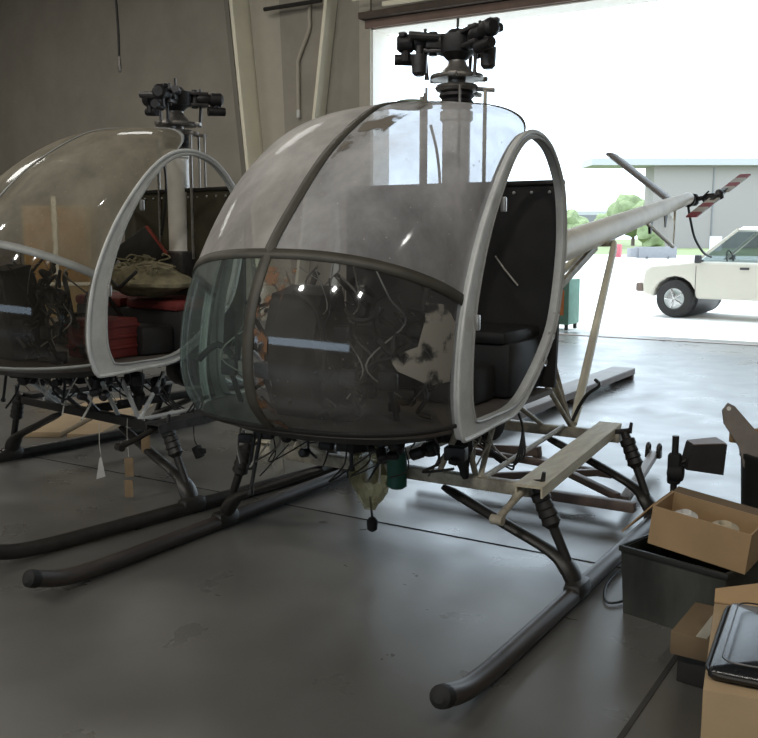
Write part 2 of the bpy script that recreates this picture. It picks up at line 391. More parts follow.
def hub_arm(az, tilt, droop, parent, m1, m2):
    ca, sa = math.cos(az), math.sin(az); d = Vector((ca, sa, 0)); n = Vector((-sa, ca, 0)); z = Vector((0, 0, 1))
    P = lambda r, t, h: d*r+n*t+z*(h+tilt*r)
    mb = MB()
    mb.bar(P(.03, 0, .03), P(.20, 0, .03), .085, .020, .004); mb.bar(P(.03, 0, -.04), P(.20, 0, -.04), .085, .020, .004)
    mb.bar(P(.05, .035, -.005), P(.16, .045, -.005), .02, .05, .004)
    mb.tube([P(.12, 0, -.06), P(.12, 0, .055)], .020, 10)
    mb.build('grip_yoke', m1, parent)
    mb = MB()
    mb.tube([P(.13, 0, 0), P(.15, 0, 0), P(.19, 0, 0), P(.215, 0, 0), P(.225, 0, 0), P(.285, 0, 0), P(.30, 0, 0)], [.030, .042, .044, .032, .044, .044, .030], 14)
    mb.tube([P(.255, 0, -.015), P(.255, 0, -.085)], .024, 10); mb.tube([P(.20, -.02, -.075), P(.31, -.02, -.075)], [.030, .026], 12)
    mb.box(P(.27, .03, .035), (.035, .035, .025), bev=.006)
    mb.build('pitch_housing', m2, parent)
    mb = MB()      # lead-lag damper slung below
    if droop:
        mb.tube([P(.19, .05, -.02), P(.19, .05, -.06), P(.19, .05, -.065), P(.19, .05, -.15), P(.19, .05, -.165)], [.018, .018, .040, .036, .022], 12)
    mb.tube([P(.10, .055, .02), P(.24, .085, .02)], [.018, .022], 10)
    for h in (.05, .065): mb.tube([P(.16, .02, .02), P(.16, .02, h)], .008, 8)
    mb.build('lead_lag_damper', m1, parent)

def build_helicopter(name, loc, rz, label, v):
    H = empty(name, loc, rz, label, 'helicopter', None)
    dx, hz = v['dx'], v['hubz']
    A = lambda p: (p[0]+dx*(1 if p[2] > .6 else 0), p[1], p[2])
    B = Vector((dx, 0, v.get('lift', 0)))
    def put(o): o.location = B; return o
    # --- canopy panes: four sheets
    def pane(t0, t1, s0, s1, mt, n=22):
        rows = [[bub(t0+(t1-t0)*i/n, s0+(s1-s0)*j/n) for j in range(n+1)] for i in range(n+1)]
        return put(MB().grid(rows).build('canopy_pane', mt, H, smooth=180))
    tb = .62
    pane(0, tb, -1, 0, v['pane'][0]); pane(0, tb, 0, 1, v['pane'][1]); pane(tb, 1, -1, 0, v['pane'][2]); pane(tb, 1, 0, 1, v['pane'][3])
    # --- strips over the joints
    def ribbon(path, w, mt, nm, off=.003, solid=.004):
        # path: list of (t,s) ; w half-width vector fn
        rows = []
        for (t, s, dt, ds) in path:
            rows.append([bub(t-dt, s-ds, off), bub(t, s, off+.002), bub(t+dt, s+ds, off)])
        return put(MB().grid(rows).build(nm, mt, H, smooth=60, solid=solid))
    ribbon([(i/40, 0, 0, v['sw']) for i in range(41)], 0, v['strip'], 'centre_strip')
    ribbon([(tb, -1+2*i/60, .011, 0) for i in range(61)], 0, v['strip'], 'cross_strip')
    ribbon([(.011, -1+2*i/60, .011, 0) for i in range(61)], 0, v['strip2'], 'rear_trim')
    ribbon([(.993, -1+2*i/60, .007, 0) for i in range(61)], 0, v['strip3'], 'chin_trim', .002, .006)
    if v['tail']: put(MB().lathe((.42, -.02, 2.085), [(.10, 0), (.095, .018), (.06, .032), (.02, .036)], 20).build('roof_vent', 'vent_green', H))
    # --- door hoops
    for sgn in (-1, 1):
        y = .635*sgn
        o2 = crv([(p[0], y, p[1]) for p in HO], 4, True); i2 = crv([(p[0], y+.006*sgn, p[1]) for p in HI], 4, True)
        lip = [Vector((p.x, y-.035*sgn, p.z)) for p in i2]
        back = [Vector((p.x, y-.03*sgn, p.z)) for p in o2]
        mb = MB()
        n = len(o2)
        V = [[mb.bm.verts.new(p) for p in L] for L in (back, o2, i2, lip)]
        for A_, B_ in zip(V, V[1:]):
            for j in range(n): mb.bm.faces.new((A_[j], A_[(j+1) % n], B_[(j+1) % n], B_[j]))
        hoop = put(mb.build('door_frame', 'hoop', H, smooth=50))
        MB().tube([p+Vector((0, .002*sgn, 0)) for p in o2], .010, 8, closed=True).build('outer_rim', 'hoop', hoop)
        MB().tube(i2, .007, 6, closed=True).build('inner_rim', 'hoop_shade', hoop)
        for q in ((1.085, 1.17), (.86, 1.62)):
            MB().box((q[0], y+.015*sgn, q[1]), (.022, .022, .06), bev=.006).build('hinge', 'alu', hoop)
        # dull skin panel below and behind the opening with lightening holes
        for (hx, hz_, rr, rx) in ((.36, .945, .020, 1.9), (.27, 1.055, .018, 1.4), (.215, 1.15, .013, 1.)):
            mb = MB().lathe((hx, y-.012*sgn, hz_-.01), [(rr*.55, 0), (rr*.6, .022), (rr, .024), (rr, .0)], 14, (0, sgn, 0))
            mb.build('cable_port', 'alu', hoop)
    # --- cabin floor, belly
    edge = [bub(1, -1+2*j/20) for j in range(21)]
    fl = [Vector((p.x-.01, p.y*.965, .775)) for p in edge]+[Vector((.12, .59, .775)), Vector((.12, -.59, .775))]
    put(MB().prism(fl, (0, 0, -.025)).build('cabin_floor', 'floor_pan', H, smooth=0))
    e2 = [Vector((p.x*.985, p.y*.95, .748)) for p in edge]+[Vector((.45, .57, .748)), Vector((.45, -.57, .748))]
    e3 = [Vector((.95+(p.x-.95)*.80, p.y*.80, .700)) for p in e2]
    mb = MB(); a = [mb.bm.verts.new(p) for p in e2]; b = [mb.bm.verts.new(p) for p in e3]; n = len(a)
    mb.bm.faces.new(a); mb.bm.faces.new(b)
    for i in range(n): mb.bm.faces.new((a[i], a[(i+1) % n], b[(i+1) % n], b[i]))
    put(mb.build('belly_pan', 'black', H, smooth=30))
    # --- bulkhead with fasteners
    yb = .60
    bk = put(MB().prism([(.125, -yb, .78), (.125, yb, .78), (.105, yb, 1.05), (.09, yb, 1.735), (.09, -yb, 1.735), (.105, -yb, 1.05)], (-.025, 0, 0)).build('bulkhead', v['bulk'], H, smooth=0))
    for i in range(13): MB().lathe((.092, -.54+i*.09, 1.70), [(.008, 0), (.008, .006), (.003, .008)], 8, (1, 0, 0)).build('fastener', 'alu', bk)
    MB().box((.075, 0, 1.745), (.06, 1.2, .022), bev=.005).build('top_rail', 'black', bk)
    if v['scratch']: MB().tube([(.12, .28, 1.40), (.125, .33, 1.34), (.118, .40, 1.26)], .004, 6).build('pull_cord', 'wire_white', bk)
    # --- seat
    st = put(MB().box((.33, 0, .905), (.42, 1.10, .25), bev=.03).build('seat_base', 'seat_black', H))
    for yy in (-.28, .28): MB().box((.345, yy, 1.05), (.42, .50, .06), bev=.022).build('cushion', 'seat_black' if not v['red'] else 'red', st)
    MB().box((.66, .34, .86), (.22, .30, .16), bev=.02).build('storage_box', 'seat_black', st)
    MB().box((.66, -.34, .84), (.22, .26, .12), bev=.02).build('storage_box', 'seat_black', st)
    # --- instrument console and controls
    cn = put(MB().prism([(1.10, -.12, .78), (1.34, -.12, .78), (1.42, -.12, 1.10), (1.36, -.12, 1.27), (1.22, -.12, 1.30), (1.14, -.12, 1.05)], (0, .24, 0)).build('instrument_console', 'black', H, smooth=0))
    mb = MB()
    for zz, yy in ((1.22, -.06), (1.22, .06), (1.12, -.06), (1.12, .06), (1.01, 0)): mb.lathe((1.135+(zz-1.05)*.35, yy, zz), [(.042, 0), (.046, -.012), (.040, -.014), (.036, -.006)], 16, (1, 0, -.3))
    mb.build('gauge', 'hub_steel', cn)
    MB().tube(crv([(1.37, .0, 1.28), (1.40, .12, 1.22), (1.38, .15, 1.05), (1.36, .11, .9)]), .012, 8).build('bezel_hose', 'wire_black', cn)
    for yy in (.30, -.30):
        mb = MB(); mb.tube(crv([(.72, yy, .79), (.78, yy, 1.0), (.88, yy, 1.15), (.84, yy, 1.26), (.80, yy, 1.33)]), [.014]*24+[.020], 8)
        put(mb.build('cyclic_stick', 'black', H))
        mb = MB()
        for s2 in (-.09, .09): mb.bar((1.24, yy+s2, .79), (1.30, yy+s2, .93), .02, .012); mb.box((1.31, yy+s2, .95), (.03, .08, .07), bev=.01)
        put(mb.build('rudder_pedals', 'hub_metal', H))
    rr = random.Random(v['seed'])
    for k in range(v['wires']):
        y0 = rr.uniform(-.32, .35); x0 = rr.uniform(1.05, 1.32); pts = [(x0, y0, rr.uniform(1.28, 1.38))]
        for q in range(4): pts.append((min(1.42, x0+rr.uniform(-.12, .12)), y0+rr.uniform(-.12, .12), 1.25-q*.13+rr.uniform(-.04, .04)))
        put(MB().tube(crv(pts, 6), rr.choice((.0025, .0035, .005)), 6).build('loose_wire', rr.choice(('wire_white', 'wire_white', 'hub_steel', 'wire_black')), H))
    for k in range(16):
        mb = MB()
        c = (rr.uniform(.95, 1.35), rr.uniform(-.38, .40), rr.uniform(.80, 1.18)); s = rr.uniform(.03, .075)
        if rr.random() < .5: mb.box(c, (s*1.4, s, s*1.1), Matrix.Rotation(rr.uniform(0, 3), 3, 'Z'), .006)
        else: mb.lathe(c, [(s*.5, -s*.6), (s*.6, -s*.4), (s*.6, s*.4), (s*.3, s*.6)], 12, (rr.uniform(-1, 1), rr.uniform(-1, 1), .5))
        put(mb.build('avionics_unit', 'hub_dark', H))
    for k in range(3):
        MBx = MB().box((rr.uniform(1.05, 1.35), rr.uniform(-.42, -.1) if k else .05, .95+.1*k), (.07, .09, .05), Matrix.Rotation(k, 3, 'Z'), .008)
        put(MBx.build('control_box', ('cream_shade', 'hoop_shade', 'orange')[k] if v['seed'] == 3 else 'hoop_shade', H))
    mb = MB()
    for k in range(60):
        p = Vector((rr.uniform(1.0, 1.35), rr.uniform(-.35, .42), rr.uniform(.82, 1.26))); pts = [p]
        for q in range(4): p = p+Vector((rr.uniform(-.05, .05), rr.uniform(-.09, .09), rr.uniform(-.08, .08))); pts.append(Vector((min(p.x, 1.42), p.y, max(.79, p.z))))
        mb.tube(crv(pts, 4), rr.uniform(.004, .014), 6)
    lo_ = put(mb.build('wiring_loom', 'black', H)); lo_['kind'] = 'stuff'
    # --- underside clutter: engine mounts, hoses, broken ends
    for k in range(54):
        mb = MB()
        c = (rr.uniform(.55, 1.20), rr.uniform(-.45, .52), rr.uniform(.575, .69)); s = rr.uniform(.025, .06)
        if rr.random() < .5: mb.box(c, (s*1.6, s, s), Matrix.Rotation(rr.uniform(0, 3), 3, 'Z'), .006)
        else: mb.lathe(c, [(s*.4, -s*.8), (s*.6, -s*.6), (s*.6, s*.5), (s*.35, s*.8)], 12, (rr.uniform(-1, 1), rr.uniform(-1, 1), rr.uniform(-.4, .4)))
        put(mb.build('control_linkage', 'hub_dark', H))
    put(MB().lathe((.33, .30, .63), [(.04, -.11), (.085, -.10), (.095, -.04), (.088, 0), (.095, .04), (.085, .10), (.04, .11)], 18, (.3, 1, 0)).build('muffler', 'hub_dark', H))
    put(MB().tube(crv([(.78, .44, .68), (.80, .46, .60), (.77, .44, .55), (.80, .47, .47)], 4), [.035, .035, .04, .042, .04, .034, .028, .030, .034, .030, .022, .02, .012], 10).build('intake_boot', 'black_rubber', H))
    for k in range(30):
        x0, y0 = rr.uniform(.5, 1.25), rr.uniform(-.45, .5); L = rr.uniform(.06, .22)
        pts = [(x0, y0, .68), (x0+rr.uniform(-.05, .05), y0+rr.uniform(-.05, .05), .66-L*.5), (x0+rr.uniform(-.1, .1), y0+rr.uniform(-.1, .1), .66-L)]
        if rr.random() < .4: pts += [(x0+rr.uniform(-.1, .1), y0+.12, .62)]
        put(MB().tube(crv(pts, 5), rr.choice((.003, .004, .006)), 6).build('hanging_wire', rr.choice(('wire_white', 'wire_black', 'wire_black', 'hub_steel')), H))
    for a, b in (((1.10, -.42, .67), (1.12, -.45, .47)), ((1.22, -.30, .67), (1.25, -.34, .40)), ((.95, -.02, .67), (1.0, .02, .50))):
        put(MB().tube([a, b], .009, 8).lathe(b, [(.014, -.012), (.016, 0), (.012, .012)], 8).build('push_rod', 'wire_black', H))
    # --- gear frame
    gx0, gx1 = .72, -.50
    tm = v['tube']
    for x, nm in ((gx0, 'cross_beam'), (gx1, 'cross_beam')):
        MB().bar((x, -.74, .44), (x, .74, .44), .060, .055, .008).build(nm, tm, H)
    for sgn in (-1, 1):
        pl = MB(); a = Vector((.83, .77, .485)) if sgn > 0 else Vector((.74, -.66, .485)); b = Vector((-.62, .645*sgn, .485))
        pl.bar(a, b, .12, .012); 
        for e in (-1, 1): pl.bar(a+Vector((0, .056*e, -.02)), b+Vector((0, .056*e, -.02)), .008, .045)
        pl.build('step_plank', v['plank'], H, smooth=0)
        fit = MB()
        if sgn > 0: fit.tube([(.78, .72*sgn, .45), (.88, .71*sgn, .41), (1.0, .71*sgn, .38)], [.020, .014, .017], 10)
        if sgn > 0: fit.lathe((1.0, .71*sgn, .38), [(.010, -.028), (.020, -.026), (.020, .026), (.010, .028)], 12, (.1, 1, 0))
        if sgn > 0: fit.build('tow_fitting', tm, H)
        for (gx, xf) in ((gx0, .72), (gx1, -.44)):
            # forged leg: slim at the beam, deep at the knee, boot on the skid
            leg = MB(); leg.tube(crv([(gx, .32*sgn, .395), (gx, .40*sgn, .365), (gx, .62*sgn, .275), ((gx+xf)/2, .83*sgn, .19), (xf, .905*sgn, .135), (xf, .94*sgn, .07), (xf, .95*sgn, .03)], 4),
                                 [.018, .022, .026, .030]+[.032]*4+[.034]*4+[.038, .042, .048, .052]+[.055]*3+[.052]+[.048]*3+[.044]*2, 12, flat=.62)
            legob = leg.build('gear_leg', 'skid_black', H)
            MB().box((xf, .95*sgn, .05), (.16, .085, .085), bev=.03).build('skid_saddle', 'skid_black', legob)
            d0 = Vector((gx+.02, .765*sgn, .475)); d1 = Vector((xf, .905*sgn, .16)); dd = d1-d0
            dm = MB().tube([d0+dd*t for t in (0, .10, .12, .2, .22, .30, .32, .40, .42, .50, .52, .56)], [.022, .024, .040, .040, .034, .040, .036, .042, .036, .042, .034, .024], 14)
            dm.tube([d0+dd*.5, d1], [.022, .020], 12)
            dmo = dm.build('oleo_damper', 'black', H)
            MB().tube([d0+Vector((0, -.05*sgn, -.005)), d0+Vector((0, .03*sgn, .01)), d0+Vector((0, .035*sgn, .055))], [.014, .016, .008], 8).build('top_bolt', 'hub_metal', dmo)
        # skid tube with upturned toe
        sk = MB(); pts = crv([(-1.0, .95*sgn, .045), (-.5, .95*sgn, .04), (.6, .95*sgn, .04), (1.3, .95*sgn, .04), (1.62, .95*sgn, .045), (1.78, .95*sgn, .062), (1.92, .95*sgn, .105)], 6)
        sk.tube(pts, .036, 16)
        sko = sk.build('skid', v['skid'], H)
        MB().tube([Vector((1.895, .95*sgn, .095)), Vector((1.915, .95*sgn, .103)), Vector((1.935, .95*sgn, .110)), Vector((1.945, .95*sgn, .114))], [.037, .0385, .036, .020], 14).build('toe_cap', 'black_rubber', sko)
        MB().box((.1, .95*sgn, .010), (2.0, .04, .018), bev=.004).build('wear_shoe', 'hub_metal', sko)
        # truss tubes
        T = [((gx0, .50*sgn, .46), (.52, .48*sgn, .71)), ((gx0-.02, .47*sgn, .46), (.80, .46*sgn, .70)), ((gx0, .52*sgn, .465), (gx1, .42*sgn, .465)),
             ((gx0, .30*sgn, .46), (.95, .50*sgn, .70))]
        C = (gx1, .46*sgn, .475)
        T += [(C, (.06, .52*sgn, .80)), (C, (.0, .50*sgn, .92)), (C, (-.14, .42*sgn, 1.10)), (C, (-.12, .20*sgn, 1.36)), ((gx1, .30*sgn, .46), (.1, .20*sgn, .80))]
        for a, b in T:
            MB().tube([a, b], .013, 10).build('frame_tube', v['truss'], H)
        if v['tail']:
            ts = MB().tube([(gx1-.02, .47*sgn, .48), (-.62, .458*sgn, .57), (-2.28, .10*sgn, 1.40), (-2.35, .08*sgn, 1.45)], [.020, .026, .026, .018], 14)
            ts.build('tail_strut', v['white'], H)
    MB().tube(crv([(gx1, .47, .50), (gx1-.02, .50, .58), (gx1+.02, .56, .66), (gx1-.04, .60, .70), (gx1-.10, .56, .72)], 5), .010, 8).build('hose', 'wire_black', H)
    for k in range(4):
        MB().tube(crv([(.42+.05*k, .30, .64), (.40, .42+.02*k, .50-.02*k), (.30+.03*k, .52, .46), (.26, .50, .60), (.28, .46, .72)], 6), .005, 6).build('hose', 'wire_black', H)
    # centre keel and transmission mounts under the cabin
    for sgn in (-1, 1):
        MB().tube([(gx0, .10*sgn, .46), (.95, .14*sgn, .69)], .014, 8).build('frame_tube', 'hub_metal', H)
        MB().tube([(gx1, .10*sgn, .46), (.15, .10*sgn, .80)], .014, 8).build('frame_tube', v['truss'], H)
    MB().bar((gx1, 0, .46), (gx0, 0, .46), .05, .05, .006).build('keel_tube', tm, H)
    # --- mast
    zt = hz-.36
    mx = v.get('mx', 0)
    ms = MB().lathe((mx, 0, 0), [(.10, 1.20), (.085, 1.30), (.070, 1.42), (.070, zt-.02), (.082, zt-.01), (.082, zt+.03), (.06, zt+.04)], 24).build('mast', 'mast_white', H)
    MB().lathe((mx, 0, 0), [(.045, zt+.03), (.045, hz-.04)], 16).build('drive_shaft', 'hub_steel', ms)
    MB().box((mx-.02, 0, 1.30), (.26, .30, .20), bev=.03).build('gearbox', 'hub_metal', ms)
    for yy, xx in ((.17, .03), (-.20, .0)):
        MB().tube([(mx+xx, yy, 1.35), (mx+xx, yy, zt+.12)], .010, 8).build('control_rod', 'cream_shade' if not v['red'] else 'hub_steel', ms)
    MB().tube(crv([(mx+.05, -.12, 2.05), (mx+.03, -.09, 1.9), (mx+.06, -.06, 1.7), (mx+.07, -.1, 1.5)], 5), .008, 6).build('mast_cable', 'wire_black', ms)
    sp = MB().lathe((mx, 0, 0), [(.05, zt+.03), (.080, zt+.05), (.072, zt+.06), (.085, zt+.075), (.074, zt+.09), (.090, zt+.105), (.085, zt+.12)], 20).build('boot', 'hub_dark', ms)
    z1 = hz-.165
    sw = MB(); sw.lathe((mx, 0, 0), [(.05, z1-.012), (.13, z1-.010), (.135, z1+.0), (.13, z1+.012), (.06, z1+.014)], 24)
    zb = z1-.05; rt = Matrix.Rotation(v['swaz'], 3, 'Z')
    sw.lathe((mx, 0, 0), [(.05, zb-.03), (.10, zb-.015), (.11, zb), (.10, zb+.015)], 24)
    for k in range(3):
        a = v['swaz']+k*2*PI/3
        d = Vector((math.cos(a), math.sin(a), 0))
        sw.bar(Vector((mx, 0, z1))+d*.08, Vector((mx, 0, z1))+d*.16, .04, .022, .004)
        sw.bar(Vector((mx, 0, zb-.005))+d.cross(Vector((0, 0, 1)))*.08*(1 if k % 2 else -1), Vector((mx, 0, zb-.015))+d.cross(Vector((0, 0, 1)))*.19*(1 if k % 2 else -1), .035, .02, .004)
    sw.lathe((mx, 0, 0), [(.085, z1+.015), (.072, z1+.035), (.05, z1+.06), (.035, z1+.10)], 18)
    sw.build('swashplate', 'hub_steel', H)
    hb = MB().lathe((mx, 0, hz), [(.035, -.085), (.05, -.08), (.075, -.055), (.095, -.05), (.10, .0), (.095, .035), (.06, .045), (.04, .065), (.015, .07)], 20).build('rotor_hub', 'hub_dark', H)
    MB().tube([(mx, 0, hz+.06), (mx+.005, .005, hz+.12)], .007, 6).build('locating_pin', 'hub_metal', hb)
    for k in range(3):
        a = v['hubaz']+k*2*PI/3
        ar = bpy.data.objects.new('hub_arm', None); COL.objects.link(ar); ar.empty_display_size = .05
        ar.parent = H; ar.location = (mx, 0, hz)
        hub_arm(a, v['tilt'][k], v['droop'][k], ar, 'hub_metal', 'hub_dark')
        d = Vector((math.cos(a), math.sin(a), 0))
        MB().tube([Vector((mx, 0, z1-.01))+d*.15, Vector((mx, 0, z1+.02))+d*.15, Vector((mx, 0, hz-.03))+d*.16], [.014, .009, .010], 8).build('pitch_link', 'hub_metal', H)
        c = d.cross(Vector((0, 0, 1)))
        MB().tube([Vector((mx, 0, zb-.01))+c*.18*(1 if k % 2 else -1), Vector((mx, 0, zt-.55))+c*.18*(1 if k % 2 else -1)], .007, 8).build('control_rod', 'hub_steel', H)
    # --- tail
    if v['tail']:
        def bc(t): return Vector((-.35-4.40*t, 0, 1.275+.565*t))
        bo = MB(); N_ = 16
        bo.tube([bc(i/N_) for i in range(N_+1)]+[bc(1.0)+Vector((-.06, 0, .006)), bc(1.0)+Vector((-.09, 0, .009))], [.115-.058*i/N_ for i in range(N_+1)]+[.050, .03], 24)
        boo = bo.build('tail_boom', v['boom'], H)
        # saddle fitting where the struts meet the boom
        MB().box((-2.33, 0, 1.45), (.18, .14, .06), bev=.012).build('strut_saddle', 'pale_tube', boo)
        MB().bar((-1.1, .02, 1.05), (-2.10, .03, 1.42), .035, .05, .01).build('boom_brace', 'pale_tube', boo)
        mb = MB()
        for xx, rr_ in ((-4.0, 0), (-3.55, 0)):
            cz = 1.30+.565*(-.35-xx)/4.40
            mb.prism([(xx-.05, -.01, cz-.08), (xx+.05, -.01, cz-.08), (xx+.015, -.01, cz-.20), (xx-.01, -.01, cz-.20)], (0, .02, 0))
        mb.build('antenna_fin', 'black', boo)
        # stabiliser, canted up to starboard, and ventral fin
        def foil(a, b, ch, th):
            a, b = Vector(a), Vector(b); d = (b-a).normalized(); x = Vector((1, 0, 0)); n = d.cross(x).normalized()
            prof = [(-.5, 0), (-.3, .42), (.1, .5), (.42, .3), (.5, 0), (.42, -.3), (.1, -.5), (-.3, -.42)]
            return MB().grid([[p+x*(u*ch)+n*(w*th) for u, w in prof] for p in (a, b)], True), (a, b, x, n, prof, ch, th)
        def foil_obj(nm, a, b, ch, th, mt, par):
            mb, (a, b, x, n, prof, ch, th) = foil(a, b, ch, th)
            mb.bm.verts.ensure_lookup_table(); k = len(prof); vs = list(mb.bm.verts)
            mb.bm.faces.new(vs[:k][::-1]); mb.bm.faces.new(vs[k:])
            return mb.build(nm, mt, par, smooth=50)
        sb = foil_obj('horizontal_stabilizer', (-4.4, -.05, 1.80), (-4.4, -.62, 2.24), .36, .045, 'rail_grey', H)
        vf = MB().tube([(-3.45, 0, 1.60), (-4.30, 0, 1.40)], .018, 8).tube([(-4.30, 0, 1.39), (-4.32, 0, 1.74)], .010, 8); vf.prism([(-3.55, -.004, 1.60), (-4.29, -.004, 1.41), (-4.30, -.004, 1.62), (-4.1, -.004, 1.70)], (0, .008, 0))
        vf.build('ventral_fin', v['boom'], H)
        # tail gearbox, shaft, rotor
        gb = MB().lathe((-4.86, 0, 1.83), [(.03, -.07), (.055, -.06), (.062, 0), (.055, .06), (.03, .08)], 14, (0, 1, 0)).lathe((-4.80, 0, 1.825), [(.06, -.02), (.065, 0), (.05, .10)], 14, (-1, 0, .1))
        gb.tube([(-4.86, .05, 1.835), (-4.86, .13, 1.85), (-4.86, .14, 1.85), (-4.86, .20, 1.86), (-4.86, .27, 1.87)], [.022, .020, .034, .030, .018], 12)
        for q in range(4):
            aa = q*PI/2+.4; gb.bar((-4.86, .10, 1.845), (-4.86+.07*math.cos(aa), .16, 1.845+.07*math.sin(aa)), .012, .014)
        gb.build('tail_gearbox', 'hub_dark', H)
        tr = bpy.data.objects.new('tail_rotor', None); COL.objects.link(tr); tr.parent = H; tr.location = (-4.86, .26, 1.87); tr.rotation_euler = Vector((-.85, .30, .42)).to_track_quat('X', 'Y').to_euler()
        tr.empty_display_size = .05
        MB().lathe((0, 0, 0), [(.02, -.04), (.04, -.03), (.045, .02), (.02, .05)], 14, (0, 1, 0)).box((0, 0, 0), (.26, .035, .05), bev=.008).build('rotor_yoke', 'hub_metal', tr)
        for sg in (-1, 1):
            for (r0, r1, mt) in ((.08, .19, 'white_blade'), (.19, .28, 'red_blade'), (.28, .39, 'white_blade'), (.39, .48, 'red_blade')):
                o = MB().prism([(r0*sg, -.008, -.055), (r1*sg, -.008, -.055), (r1*sg, -.008, .055), (r0*sg, -.008, .055)], (0, .016, 0)).build('blade_band', mt, tr, smooth=0)
                if mt == 'red_blade': o['label'] = 'red band of the tail rotor blade'
        MB().tube(crv([(-4.80, 0, 1.76), (-4.93, 0, 1.62), (-5.12, 0, 1.47), (-5.50, 0, 1.33), (-5.85, 0, 1.28)], 6), .012, 8).build('tail_guard', 'black', H)
    return H

RAZ = math.atan2(RT.y, RT.x)
h1 = build_helicopter('helicopter', (0, 0, 0), 0, 'nearer stripped helicopter with hazy grey bubble canopy, dark joint strips and pale tail boom', dict(
    dx=0, hubz=2.44, pane=('canopy_upper_hazy', 'canopy_upper_clear', 'canopy_lower_green', 'canopy_lower_clear'), sw=.025, strip='strip', strip2='strip', strip3='black',
    bulk='bulkhead', scratch=True, red=False, wires=15, seed=3, tube='pale_tube', plank='plank', truss='pale_tube', white='white_tube', skid='skid_brown', boom='boom', tail=True,
    swaz=RAZ+.3, hubaz=RAZ+PI, tilt=(0, .10, .30), droop=(1, 1, 0)))
H2A = R(-8.3)
h2 = build_helicopter('helicopter', (-.22, -2.10, 0), H2A, 'farther stripped helicopter on the left with amber-tinted bubble, grey door frame and cluttered cabin', dict(
    dx=-.10, lift=.04, mx=0, hubz=2.36, pane=('canopy_amber', 'canopy_amber', 'canopy_amber_low', 'canopy_amber_low'), sw=.010, strip='strip_light', strip2='strip_light', strip3='strip_light',
    bulk='bulkhead_olive', scratch=False, red=True, wires=8, seed=11, tube='skid_black', plank='hub_metal', truss='hoop', white='white_tube', skid='skid_black', boom='boom', tail=False,
    swaz=RAZ, hubaz=RAZ+PI/6, tilt=(.0, .05, .0), droop=(0, 0, 0)))

# residues stuck on the nearer canopy
def residue(outline, mt, nm, label, off=.004, n=14):
    t0, t1 = min(p[0] for p in outline), max(p[0] for p in outline)
    def span(t):
        xs = []
        for (a, b) in zip(outline, outline[1:]+outline[:1]):
            if (a[0]-t)*(b[0]-t) <= 0 and a[0] != b[0]: xs.append(a[1]+(b[1]-a[1])*(t-a[0])/(b[0]-a[0]))
        return min(xs), max(xs)
    rows = []
    for i in range(n+1):
        t = t0+(t1-t0)*(i+.01)/(n+.02); a, b = span(t)
        rows.append([bub(t, a+(b-a)*j/n, off) for j in range(n+1)])
    o = MB().grid(rows).build(nm, mt, h1, smooth=180); o['label'] = label; return o
residue([(.655, .72), (.65, .84), (.68, .92), (.76, .93), (.86, .92), (.875, .80), (.84, .62), (.81, .60), (.78, .72), (.71, .74)], 'grey_residue', 'peeled_film', 'pale ragged patch of peeled film on the canopy')
residue([(.65, .03), (.65, .16), (.80, .09), (.99, .10), (.99, .02)], 'orange_residue', 'sealant_stain', 'orange sealant stain beside the centre strip')
residue([(.13, .03), (.13, .30), (.28, .22), (.40, .16), (.42, .04)], 'brown_residue', 'dirt_smudge', 'brown smudge high on the canopy')

# ------------------------------------------------------------------ things hanging from or lying in the helicopters
bg = empty('plastic_bag', (.74, -.05, .52), 0, 'clear yellowish plastic bag hanging under the nearer helicopter, a black plug below it', 'bag')
rows = []
for i in range(15):
    t = i/14; rr_ = .025+.078*math.sin(PI*min(1, t*1.05))**.8*(.6+.6*t); zz = .08-.36*t
    rows.append([Vector((math.cos(a)*rr_*(.75+.12*math.sin(3*a+i*.7)), math.sin(a)*rr_*(1+.16*math.sin(5*a+i*.9)), zz)) for a in [2*PI*j/24 for j in range(24)]])
MB().grid(rows, True).build('film', 'bag_clear', bg, smooth=60)
MB().blob((0, .0, -.10), .045, 3, .2, 4, (1, 1, 1.4)).build('contents', 'plastic_bag', bg)
MB().tube(crv([(0, 0, -.22), (.005, .01, -.27), (0, .012, -.32)], 4), .006, 6).lathe((0, .012, -.385), [(.010, 0), (.024, .01), (.026, .05), (.016, .065), (.008, .07)], 12).build('cable_plug', 'black_rubber', bg)
MB().tube(crv([(0, 0, .16), (.0, .0, .08), (.0, .0, .02)], 4), .012, 8).build('tie', 'cream_shade', bg)
gp = empty('green_canister', (.80, .13, .50), 0, 'small dark green canister hanging beside the plastic bag under the nearer helicopter', 'canister')
MB().lathe((0, 0, -.12), [(.03, 0), (.045, .01), (.045, .16), (.03, .18), (.018, .19), (.018, .23)], 18).build('body', 'green_part', gp)
MB().tube([(0, 0, .10), (0, 0, .17)], .01, 8).build('strap', 'hoop_shade', gp)
cl = empty('rag', (.95, -.42, .55), 0, 'pale scrap of cloth hanging under the nose of the nearer helicopter', 'rag')
MB().grid([[Vector((.012*math.sin(3*u+4*v), -.035+.07*u+.01*math.sin(7*v), .12-.26*v-.02*math.sin(6*u))) for u in [i/8 for i in range(9)]] for v in [j/8 for j in range(9)]]).build('cloth', 'cream_shade', cl, solid=.004)

def in2(p):
    c, s = math.cos(H2A), math.sin(H2A); return (-.22+c*p[0]-s*p[1], -2.10+s*p[0]+c*p[1], p[2])
